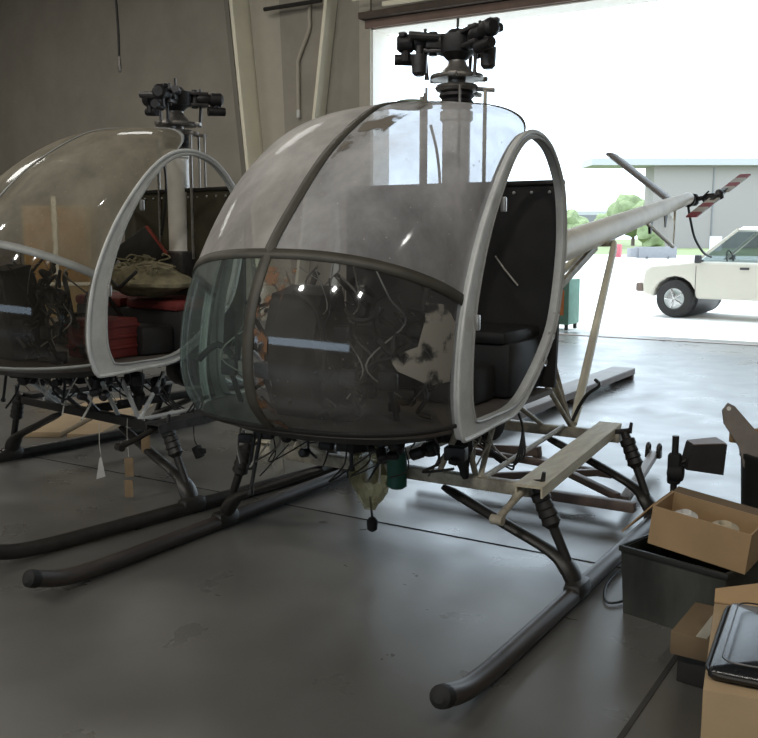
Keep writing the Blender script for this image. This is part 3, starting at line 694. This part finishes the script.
# netting heap and folders in the cabin of the farther helicopter
mb = MB()
rr = random.Random(5)
mb.blob((0, 0, .02), .22, 4, .25, 8, (1.1, 1.15, .5))
for k in range(60):
    a = rr.uniform(0, 6.28); r0 = rr.uniform(0, .18); p = Vector((r0*math.cos(a), r0*math.sin(a)*1.2, .13-r0*.35)); pts = [p]
    for q in range(4): p = p+Vector((rr.uniform(-.08, .08), rr.uniform(-.08, .08), rr.uniform(-.03, .025))); pts.append(p)
    mb.tube(crv(pts, 4), .005, 5)
net = mb.build('netting_heap', 'straw', loc=in2((.45, .22, 1.22))); tag(net, 'tangled straw-coloured netting piled on the seat of the farther helicopter', 'netting', kind='stuff')
bk = empty('binder', in2((.24, -.10, 1.31)), .6, 'dark folder with a red edge leaning upright behind the straw netting', 'binder')
mr_ = Matrix.Rotation(R(35), 3, 'X')
MB().box((0, 0, .08), (.07, .26, .22), mr_, .006).build('cover', 'black', bk)
MB().box(mr_ @ Vector((.0, .135, .0))+Vector((0, 0, .08)), (.074, .012, .22), mr_, .002).build('edge', 'red_bright', bk)
rb = empty('parts_bin', in2((.80, .30, .817)), 0, 'dull red ribbed bin just inside the door of the farther helicopter', 'bin')
MB().box((0, 0, .11), (.26, .30, .22), bev=.015).build('body', 'red', rb)
for k in range(3): MB().box((0, 0, .06+.06*k), (.275, .315, .018), bev=.006).build('rib', 'red', rb)
c_ = at(64, 300, 17.5)
oc = empty('storage_cabinet', (c_.x, c_.y, 0), YAW, 'tall tan cabinet with cream edges against the wall, seen through the farther helicopter canopy', 'cabinet')
MB().box((0, 0, 1.02), (.5, 1.22, 2.04), bev=.01).build('body', 'tan_panel', oc)
MB().box((-.262, .02, 1.10), (.02, .09, 2.2), bev=.004).build('centre_post', 'cream', oc)
MB().box((-.262, 0, .62), (.02, 1.22, .06), bev=.004).build('shelf_edge', 'cream', oc)
for q in (-.3, .32): MB().box((-.258, q, 1.33), (.012, .50, 1.30), bev=.004).build('door', 'tan_door', oc)
pb = MB().box((0, 0, .02), (1.5, .28, .04), bev=.004).box((.1, .33, .02), (1.4, .24, .04), bev=.004).build('wooden_boards', 'cardboard_pale', loc=in2((-.4, -1.9, 0)), rotz=.5); tag(pb, 'pair of pale boards flat on the floor beyond the farther helicopter', 'boards')
for i, (p, L, m_) in enumerate((((.80, .50, .40), .26, 'tag_paper'), ((.74, .58, .44), .16, 'tag_paper'), ((.98, .50, .40), .22, 'tag_white'))):
    lab = ('long brown paper tag on a string, nearest the middle of the far helicopter front beam', 'short brown paper tag hanging high beside the long one', 'small white torn tag on a string at the left of the brown tags')[i]
    tg = empty('paper_tag', in2(p), R(-60)+i*.25, lab, 'tag', None)
    MB().tube(crv([(0, 0, .08), (.005, .0, -.02), (0, 0, -L+.12)], 4), .002, 5).build('string', 'wire_white', tg)
    if i == 2: MB().prism([(-.02, 0, -L), (.03, 0, -L-.01), (.01, 0, -L+.10), (0, 0, -L+.12)], (0, .003, 0)).build('card', m_, tg, smooth=0)
    else:
        MB().box((0, 0, -L+.06), (.05, .003, .11), bev=.001).build('card', m_, tg, smooth=0)
        if i == 0: MB().box((0.006, 0, -L-.065), (.048, .003, .10), bev=.001).build('card', m_, tg, smooth=0)
MBp = MB().tube(crv([(0, 0, .10), (.01, .0, -.1), (.0, .02, -.16)], 4), .003, 6); MBp.box((0, .02, -.19), (.04, .05, .07), Matrix.Rotation(.5, 3, 'X'), .008); MBp.box((0, .055, -.18), (.02, .04, .03), None, .005)
tag(MBp.build('cable_connector', 'black_rubber', loc=in2((.50, .72, .46))), 'black connector dangling on a thin cable under the farther helicopter', 'connector')

# ------------------------------------------------------------------ steel on the floor between the skids
rl = empty('floor_rail', (-3.7, -.78, 0), R(-1), 'long flat grey steel rail on low feet lying on the floor behind the nearer helicopter', 'rail')
MB().box((0, 0, .105), (3.5, .24, .02), bev=.004).build('deck', 'rail_grey', rl)
MB().box((0, .115, .075), (3.5, .012, .05)).build('side_flange', 'rail_brown', rl, smooth=0)
MB().box((0, -.115, .075), (3.5, .012, .05)).build('side_flange', 'rail_brown', rl, smooth=0)
for xx in (-1.70, 1.6, 0): MB().box((xx, 0, .05), (.06, .24, .10), bev=.005).build('foot', 'rail_brown', rl)
dl = empty('steel_dolly', (-.9, .2, 0), 0, 'brown steel bar frame with two eye lugs lying between the skids of the nearer helicopter', 'dolly')
def bar(a, b, w, h, nm='bar', mt='rail_brown'):
    return MB().bar((a[0]+.9, a[1]-.2, a[2]), (b[0]+.9, b[1]-.2, b[2]), w, h, .004).build(nm, mt, dl)
bar((-.40, -.50, .10), (-.40, .86, .10), .06, .05); bar((-.52, -.5, .06), (-.52, .80, .06), .05, .04)
bar((-1.05, -.40, .12), (-1.0, .55, .10), .045, .04); bar((-1.0, .50, .11), (-.55, -.10, .10), .04, .04); bar((-1.15, .0, .11), (-.55, .72, .10), .04, .04)
bar((-1.22, -.45, .10), (-1.10, .05, .16), .05, .06)
bar((-.60, .74, .07), (-1.70, .60, .09), .05, .045, 'tow_bar', 'rail_grey')
for yy in (.57, .64):
    ob = MB()
    for a in range(1): ob.tube([(-1.67+.9+.0+.028*math.cos(t), yy-.2, .135+.028*math.sin(t)) for t in [2*PI*i/14 for i in range(14)]], .012, 8, closed=True)
    ob.box((-1.67+.9, yy-.2, .10), (.05, .03, .05), bev=.004); ob.build('eye_lug', 'hub_metal', dl)

# ------------------------------------------------------------------ clutter at the lower right
ang = math.atan2(.35, .17)-PI/2      # front face direction of crate
cr = empty('storage_crate', (.645, 1.393, 0), R(-15), 'scuffed black plastic storage crate under the open cardboard box', 'crate')
def tray(w, d, h, th, taper=0., par=None, mt='crate_plastic', nm='body'):
    mb = MB(); o = [(-d/2, -w/2), (d/2, -w/2), (d/2, w/2), (-d/2, w/2)]
    k = 1-taper
    rows = [[Vector((x*k*.02, y*k*.02, 0)) for x, y in o], [Vector((x*k, y*k, 0)) for x, y in o], [Vector((x, y, h)) for x, y in o],
            [Vector((x*(1-2*th/d), y*(1-2*th/w), h)) for x, y in o], [Vector((x*k*(1-2*th/d), y*k*(1-2*th/w), th)) for x, y in o], [Vector((x*.01, y*.01, th)) for x, y in o]]
    mb.grid(rows, True); return mb.build(nm, mt, par, smooth=0)
tray(.44, .34, .275, .012, .06, cr, 'crate_scuffed')
mb = MB()
for (x, y, sx, sy) in ((.17, 0, .015, .455), (-.17, 0, .015, .455), (0, .22, .35, .015), (0, -.22, .35, .015)): mb.box((x, y, .268), (sx, sy, .024), bev=.004)
mb.build('rim', 'crate_plastic', cr)
bx = empty('cardboard_box', (.71, 1.445, .305), R(-24), 'open cardboard box of wrapped rolls sitting on the black crate', 'box')
bx.rotation_euler = (R(-7), R(3), R(-6))
tray(.37, .21, .155, .006, 0, bx, 'cardboard')
MB().prism([(-.105, -.185, .155), (.105, -.185, .155), (.105, -.29, .01), (-.105, -.29, .01)], (0, -.004, .004)).build('flap', 'cardboard', bx, smooth=0)
MB().prism([(-.105, -.185, .155), (-.105, .185, .155), (-.16, .185, .16), (-.16, -.185, .16)], (-.004, 0, 0)).build('flap', 'cardboard_dark', bx, smooth=0)
for i, (x, y, r_, m_, lab) in enumerate(((0, -.09, .050, 'tag_white', 'white wrapped roll at the left in the open cardboard box'), (0, .06, .056, 'cream_roll', 'cream round roll at the right in the open cardboard box'))):
    c = bx.matrix_basis @ Vector((x, y, .085))
    o = MB().lathe((0, 0, -.05), [(r_*.55, 0), (r_*.95, .012), (r_, .05), (r_*.9, .085), (r_*.45, .10), (r_*.35, .085)], 20, (.2, .1, 1)).build('wrapped_roll', m_, loc=c)
    tag(o, lab, 'roll')
# swivel lamp on a black post
lp = empty('work_light', (-.05, 1.135, 0), 0, 'black work light with a boxy head clamped to a short post, behind the cardboard box', 'lamp')
MB().lathe((0, 0, 0), [(.10, 0), (.10, .015), (.03, .03), (.014, .035)], 20).build('base', 'black', lp)
MB().tube([(0, 0, .02), (0, 0, .575)], .016, 12).build('post', 'black', lp)
MB().lathe((0, -.03, .40), [(.02, 0), (.042, .012), (.045, .05), (.035, .07), (.01, .075)], 16, (0, 1, 0)).box((0, 0, .42), (.055, .06, .15), bev=.015).build('clamp', 'black_rubber', lp)
dr = Vector((-.523, .852, 0))
MB().tube([Vector((0, 0, .44))+dr*.01, Vector((0, 0, .47))+dr*.07], .012, 8).build('arm', 'black', lp)
hd = MB(); u = dr; w = Vector((.852, .523, 0))
def P3(a, b, c): return Vector((0, 0, 0))+u*a+w*b+Vector((0, 0, c))
hd.grid([[P3(.065, -.05, .46), P3(.065, .05, .46), P3(.09, .05, .575), P3(.09, -.05, .575)], [P3(.23, -.07, .44), P3(.23, .07, .44), P3(.24, .07, .585), P3(.24, -.07, .585)]], True)
hd.bm.verts.ensure_lookup_table(); vs = list(hd.bm.verts); hd.bm.faces.new(vs[:4]); hd.bm.faces.new(vs[4:])
hdo = hd.build('lamp_head', 'black', lp, smooth=0); hdo.location = -dr*.025+Vector((0, 0, -.035))
hd = MB(); hd.prism([P3(.092, -.048, .577), P3(.092, .048, .577), P3(.236, .068, .587), P3(.236, -.068, .587)], (0, 0, .004)); hd.build('top_plate', 'rail_brown', hdo, smooth=0)
MB().tube(crv([(.05, -.02, .01), (.30, -.12, .01), (.55, -.13, .01), (.75, -.06, .01), (.62, .02, .01), (.50, -.02, .01)], 6), .005, 6).build('power_cord', 'wire_black', lp)
# black bin with brackets sticking out
tb_ = empty('waste_bin', (-.23, 1.56, 0), 0, 'tall black bin at the right edge, steel brackets sticking out of its top', 'bin')
MB().lathe((0, 0, 0), [(.13, 0), (.14, .01), (.165, .48), (.172, .49), (.172, .51), (.155, .51), (.150, .48), (.12, .05)], 24).build('body', 'crate_plastic', tb_)
br = empty('steel_bracket', (-.23, 1.56, .40), 0, 'grey drilled steel bracket leaning out of the black bin', 'bracket')
MB().prism([P3(-.275, 0, .31), P3(-.25, 0, .345), P3(-.22, 0, .33), P3(-.03, 0, .12), P3(-.03, 0, -.10), P3(-.12, 0, -.10), P3(-.19, 0, .14), P3(-.265, 0, .25)], w*.012).build('plate', 'rail_grey', br, smooth=0)
MB().lathe(P3(-.248, .012, .32), [(.010, 0), (.010, .004)], 10, tuple(w)).build('bolt_hole', 'white_reveal', br)
br2 = MB().prism([P3(-.22, -.04, .19), P3(-.19, -.04, .20), P3(.10, -.04, .24), P3(.16, -.04, .20), P3(.02, -.04, .12), P3(-.22, -.04, .15)], w*.02).build('wooden_offcut', 'cardboard', loc=(-.23, 1.56, .405), smooth=0)
tag(br2, 'brown flat offcut lying in the mouth of the black bin behind the bracket', 'offcut')
# stack of flat cardboard sheets behind the big carton
for k in range(4):
    o = MB().box((0, 0, .019), (.40, .34, .038), bev=.003).build('flat_carton', 'cardboard_pale' if k % 2 else 'cream_roll', loc=(.40+.006*k, 1.93+.008*((k*7) % 3), .14+.040*k), rotz=R(-10+2*k))
    tag(o, ('lowest', 'second lowest', 'second from top', 'topmost')[k]+' flat folded carton in the stack at the right edge', 'carton', 'flat cartons in a stack')
o = MB().box((0, 0, .069), (.40, .34, .138), bev=.004).build('carton', 'cardboard_dark', loc=(.40, 1.93, 0), rotz=R(-10)); tag(o, 'dark carton beneath the stack of flat folded cartons', 'carton')
# small tan box on a dark block
o = MB().box((0, 0, .055), (.26, .14, .11), bev=.004).build('wooden_block', 'black', loc=(1.11, 1.57, 0), rotz=R(-8)); tag(o, 'dark block on the floor beneath the small tan box', 'block')
sb = empty('small_carton', (1.12, 1.572, .11), R(-2), 'small closed tan carton between the black crate and the big carton', 'carton')
MB().box((0, 0, .04), (.30, .20, .08), bev=.003).build('body', 'cardboard_dark', sb); MB().box((0, 0, .081), (.30, .035, .002)).build('tape', 'cream_shade', sb)
# big carton with the leather folder
bc_ = empty('cardboard_carton', (1.585, 1.94, 0), R(9.5), 'big tan cardboard carton in the bottom right corner under the black leather folder', 'carton')
MB().box((0, 0, .17), (.62, .56, .34), bev=.004).build('body', 'cardboard_pale', bc_)
MB().prism([(-.31, -.28, .34), (-.31, .28, .34), (-.37, .28, .40), (-.355, .05, .385), (-.375, -.10, .41), (-.345, -.28, .37)], (0, 0, .005)).build('torn_flap', 'cardboard', bc_, smooth=0)
lf = empty('leather_folder', (1.61, 1.955, .342), R(5), 'black leather zip folder lying on the big cardboard carton', 'folder')
def rrect(L, W, r, z, n=5):
    out = []
    for cx_, cy_, a0 in ((L/2-r, W/2-r, 0), (-L/2+r, W/2-r, 90), (-L/2+r, -W/2+r, 180), (L/2-r, -W/2+r, 270)):
        for i in range(n+1): a = R(a0+90*i/n); out.append(Vector((cx_+r*math.cos(a), cy_+r*math.sin(a), z)))
    return out
rows = [rrect(.02, .02, .005, 0), rrect(.49, .51, .012, 0), rrect(.51, .53, .018, .010), rrect(.51, .53, .018, .024), rrect(.49, .51, .014, .034), rrect(.30, .28, .01, .037), rrect(.02, .02, .005, .051)]
MB().grid(rows, True).build('cover', 'leather', lf, smooth=60)
MB().tube([p for p in rrect(.52, .54, .05, .021)], .006, 6, closed=True).build('zip_piping', 'black', lf)
MB().tube([p for p in rrect(.45, .47, .035, .0485)], .0025, 5, closed=True).build('seam', 'hub_metal', lf)

# ------------------------------------------------------------------ outside
fwd = Vector((FD.x, FD.y, 0)).normalized(); rgt = RT
TH = math.atan2(-.78*.852-.62*.523, .78*.523-.62*.852)
# pickup: local x forward, y to its left; the near front wheel stands at the pixel-matched spot
hd_ = Vector((math.cos(TH), math.sin(TH), 0)); lf_ = Vector((-hd_.y, hd_.x, 0))
wheel = Vector((-13.38, -2.22, 0)); org = wheel-hd_*1.45-lf_*.74
tk = empty('pickup_truck', (org.x, org.y, 0), TH, 'white pickup truck parked on the sunny apron beyond the doorway', 'pickup')
def arch(cx, r=.40, n=8): return [(cx+r*math.cos(PI*i/n), .36+r*math.sin(PI*i/n)) for i in range(n+1)]
prof = [(-2.45, .48), (-2.45, 1.0), (-.55, 1.02)]+[(1.02, 1.04), (1.15, 1.03), (1.90, .95), (2.03, .88), (2.08, .62), (2.05, .42)]+arch(1.45)+[(1.0, .36), (-1.0, .36)]+arch(-1.45)+[(-1.95, .40)]
mb = MB(); mb.prism([(x, -.84, z) for x, z in prof], (0, 1.68, 0)); body = mb.build('body', 'truck_paint', tk, smooth=0)
md = body.modifiers.new('bevel', 'BEVEL'); md.width = .05; md.segments = 3; md.limit_method = 'ANGLE'; md.angle_limit = R(40)
cab = MB()
lowr = [(-.62, .78), (1.06, .78)]; 
rows = [[Vector((-.62, -.79, 1.0)), Vector((1.10, -.79, 1.02)), Vector((1.10, .79, 1.02)), Vector((-.62, .79, 1.0))],
        [Vector((-.52, -.66, 1.58)), Vector((.42, -.66, 1.60)), Vector((.42, .66, 1.60)), Vector((-.52, .66, 1.58))]]
cab.grid([rows[1], [v*1. for v in [Vector((-.46, -.58, 1.65)), Vector((.34, -.58, 1.66)), Vector((.34, .58, 1.66)), Vector((-.46, .58, 1.65))]]], True)
cab.bm.verts.ensure_lookup_table(); cab.bm.faces.new(list(cab.bm.verts)[4:])
for sy in (-1, 1):
    cab.bar((1.10, .79*sy, 1.02), (.42, .66*sy, 1.59), .06, .05, .01); cab.bar((-.62, .79*sy, 1.0), (-.52, .66*sy, 1.58), .10, .06, .01); cab.bar((-.05, .79*sy, 1.0), (-.05, .66*sy, 1.58), .09, .05, .01)
cab.bar((.42, -.66, 1.60), (.42, .66, 1.60), .05, .05); cab.bar((-.52, -.66, 1.58), (-.52, .66, 1.58), .05, .06)
cab.build('cab_roof', 'truck_paint', tk, smooth=40)
def quad(nm, pts, mt='truck_glass'):
    mb = MB(); mb.bm.faces.new([mb.bm.verts.new(Vector(p)) for p in pts]); return mb.build(nm, mt, tk, smooth=0)
quad('windshield', [(1.08, -.76, 1.03), (1.08, .76, 1.03), (.44, .63, 1.58), (.44, -.63, 1.58)])
for sy in (-1, 1):
    quad('side_window', [(1.02, .785*sy, 1.03), (0, .785*sy, 1.03), (0, .67*sy, 1.56), (.42, .67*sy, 1.56)])
    quad('side_window', [(-.10, .785*sy, 1.03), (-.55, .785*sy, 1.03), (-.48, .67*sy, 1.54), (-.10, .67*sy, 1.56)])
    m_ = MB().box((1.0, .93*sy, 1.08), (.10, .16, .15), bev=.03).tube([(.95, .78*sy, 1.04), (1.0, .88*sy, 1.06)], .02, 8); m_.build('side_mirror', 'truck_dark', tk)
    MB().box((.20, .845*sy, .92), (.16, .03, .04), bev=.01).build('door_handle', 'truck_dark', tk)
    MB().box((1.06, .842*sy, .66), (.008, .006, .60)).build('door_seam', 'truck_dark', tk, smooth=0)
quad('rear_window', [(-.60, -.7, 1.05), (-.60, .7, 1.05), (-.54, .6, 1.54), (-.54, -.6, 1.54)])
for sx in (1.45, -1.45):
    for sy in (-1, 1):
        wh = MB().lathe((sx, .74*sy-.11, .345), [(.20, 0), (.31, .01), (.345, .04), (.345, .18), (.31, .21), (.20, .22), (.19, .20), (.19, .02)], 28, (0, 1, 0)).build('wheel', 'tire', tk)
        rim = MB().lathe((sx, .74*sy-.09, .345), [(.02, .0), (.19, 0), (.20, .18), (.19, .18), (.10, .165), (.05, .185), (.01, .185)], 20, (0, 1, 0))
        for q in range(5):
            a = 2*PI*q/5; rim.bar((sx, .74*sy+.088*sy, .345), (sx+.18*math.cos(a), .74*sy+.085*sy, .345+.18*math.sin(a)), .05, .03, .008)
        rim.build('rim', 'chrome', wh)
MB().box((2.12, 0, .54), (.16, 1.70, .17), bev=.04).build('front_bumper', 'rail_brown', tk)
for sx in (1.45, -1.45): MB().lathe((sx, -.60, .36), [(.30, 0), (.37, .005), (.37, 1.195), (.30, 1.20)], 24, (0, 1, 0)).build('wheel_well', 'truck_dark', tk)
MB().box((-2.50, 0, .50), (.12, 1.6, .16), bev=.03).build('rear_bumper', 'chrome', tk)
MB().box((2.035, 0, .74), (.06, 1.0, .18), bev=.02).build('grille', 'truck_dark', tk)
for sy in (-1, 1): MB().box((2.0, .66*sy, .75), (.12, .26, .16), bev=.03).build('headlight', 'hoop', tk)
MB().box((.2, 0, .75), (1.5, 1.35, .45), bev=.1).build('seat_bench', 'truck_dark', tk)
MB().tube([(.62+.06*math.sin(t)*.5, .36+.17*math.cos(t), 1.08+.15*math.sin(t)) for t in [2*PI*i/20 for i in range(20)]], .014, 8, closed=True).build('steering_wheel', 'truck_dark', tk)
MB().lathe((-.05, 0, 1.67), [(.16, 0), (.17, .03), (.12, .05), (.10, .11), (.03, .13)], 16).build('roof_beacon', 'far_roof', tk)
# green cabinet with an orange front just outside the doorway
gc = empty('green_cabinet', (-10.15, -3.32, 0), 0, 'green metal cabinet with a rusty orange front outside the doorway', 'cabinet')
MB().box((0, 0, .45), (.5, .62, .72), bev=.01).build('body', 'cab_green', gc)
MB().box((.255, .06, .44), (.01, .34, .40), bev=.003).build('door', 'orange', gc)
MB().box((.256, .06, .74), (.01, .34, .12), bev=.003).build('vent_panel', 'cream_shade', gc)
for sx in (-.2, .2):
    for sy in (-.26, .26): MB().box((sx, sy, .045), (.05, .05, .09)).build('leg', 'black', gc, smooth=0)

# far hangar
def bldg_box(par, px0, px1, y0, y1, D, depth, nm, mt):
    a = at(px0, y0, D); b = at(px1, y1, D); w_ = (b-a).dot(rgt); top = a.z; bot = b.z
    c = (a+b)/2; o = MB().box((0, 0, 0), (abs(w_), depth, top-bot), bev=0).build(nm, mt, par, smooth=0)
    o.location = Vector((c.x, c.y, (top+bot)/2))+fwd*depth/2-par.location; o.rotation_euler.z = math.atan2(rgt.y, rgt.x); return o
g0 = at(780, 246, 118)
hg = empty('far_hangar', (g0.x, g0.y, 0), 0, 'big beige hangar building far across the airfield beyond the apron', 'building')
bldg_box(hg, 653, 1060, 165, 248, 118, 4, 'wall', 'far_wall')
bldg_box(hg, 592, 1060, 158, 165, 116, 6, 'roof', 'far_roof')
for px in (712, 790, 860): bldg_box(hg, px, px+1.2, 168, 248, 117.9, .3, 'door_joint', 'far_grey')
g0 = at(600, 246, 190)
lb = empty('low_building', (g0.x, g0.y, 0), 0, 'low grey building on the horizon left of the far hangar', 'building')
bldg_box(lb, 570, 614, 214, 246, 190, 5, 'wall', 'far_grey'); bldg_box(lb, 566, 616, 211, 215, 189.5, 6, 'roof', 'far_roof')
# trees
tl = ('broad green tree farthest left, just past the tail boom strut', 'low green bush between the two taller trees on the horizon', 'tall round green tree beside the left corner of the far hangar', 'small green tree tight against the far hangar corner')
for i, (px, py, r_, D) in enumerate(((576, 226, 2.6, 150), (608, 226, 2.2, 165), (634, 212, 3.4, 140), (652, 238, 1.6, 108))):
    c = at(px, py, D); t = empty('tree', (c.x, c.y, 0), 0, tl[i], 'tree', 'trees on the horizon')
    mb = MB(); 
    for q in range(5): mb.blob((random.uniform(-.5, .5)*r_, random.uniform(-.5, .5)*r_, c.z+random.uniform(-.4, .4)*r_), r_*.75, 3, .3, q+i*7)
    mb.build('crown', 'leaf', t); MB().lathe((0, 0, 0), [(.3, 0), (.2, max(c.z-r_*.4, .5))], 10).build('trunk', 'rail_brown', t)
# grey trailer bodies and little things on the grass line
c = at(655, 258, 62)
tb2 = empty('flatbed_trailer', (c.x, c.y, 0), math.atan2(rgt.y, rgt.x), 'long grey low trailer parked at the edge of the grass beyond the apron', 'trailer')
MB().box((0, 0, .40), (2.5, 1.2, .72), bev=.03).build('bed', 'far_grey', tb2); MB().box((-1.5, 0, .38), (.5, 1.0, .60), bev=.03).build('tongue_box', 'far_grey', tb2)
for sx in (-.7, .7): MB().lathe((sx, -.60, .12), [(.05, 0), (.12, .01), (.12, .16), (.05, .17)], 14, (0, 1, 0)).build('wheel', 'tire', tb2)
c = at(618, 250, 66)
o = MB().box((0, 0, .45), (.45, .45, .9), bev=.03).build('utility_box', 'red_blade', loc=(c.x, c.y, 0)); tag(o, 'small pinkish utility box on the grass left of the grey trailer', 'utility box')
c = at(716, 236, 70)
o = MB().box((0, 0, .9), (.08, .9, 1.1), bev=.01).build('sign_board', 'far_roof', loc=(c.x, c.y, 0), rotz=math.atan2(rgt.y, rgt.x)+PI/2); tag(o, 'pale board standing on the grass just left of the truck cab', 'board')

# ------------------------------------------------------------------ light
w = bpy.data.worlds.new('sky'); S.world = w; w.use_nodes = True; nt = w.node_tree
bgn = nt.nodes['Background']; bgn.inputs[0].default_value = (.74, .88, 1., 1); bgn.inputs[1].default_value = 3.6
sd = bpy.data.lights.new('sun', 'SUN'); sd.energy = 2.2; sd.angle = R(1); sd.color = (1, .95, .85)
so = bpy.data.objects.new('sun', sd); COL.objects.link(so); so.rotation_euler = (R(28), R(-20), 0)
# hangar lamps around the camera; last two are fill added to brighten the wall
for i, (x, y, e, sz) in enumerate(((7.5, 4.5, 120, .4), (7.5, 1.0, 120, .4), (7.5, -2.5, 120, .4), (7.5, -6.5, 120, .4), (3.0, 4.5, 45, .4), (3.0, -7.5, 70, .4), (-3.0, -12, 160, 2.), (-4.5, -7, 100, 2.))):
    ld = bpy.data.lights.new('hangar_lamp_and_fill', 'AREA'); ld.shape = 'DISK'; ld.size = sz; ld.energy = e; ld.color = (1, .95, .86)
    lo = bpy.data.objects.new('hangar_lamp_and_fill', ld); COL.objects.link(lo); lo.location = (x, y, 7.0)
    if i < 4: lo.rotation_euler = (Vector((0, -1, 1.0))-lo.location).to_track_quat('-Z', 'Y').to_euler()
# daylight portal in the doorway
pd = bpy.data.lights.new('doorway_daylight', 'AREA'); pd.shape = 'RECTANGLE'; pd.size = DY1-DY0; pd.size_y = DZ; pd.cycles.is_portal = True
po = bpy.data.objects.new('doorway_daylight', pd); COL.objects.link(po); po.location = (WX-.3, (DY0+DY1)/2, DZ/2)
po.rotation_euler = (R(90), 0, R(-90))
S.view_settings.view_transform = 'Standard'; S.view_settings.look = 'None'; S.view_settings.exposure = 0
S.cycles.max_bounces = 8; S.cycles.transparent_max_bounces = 16; S.cycles.use_denoising = True
S.cycles.sample_clamp_indirect = 4
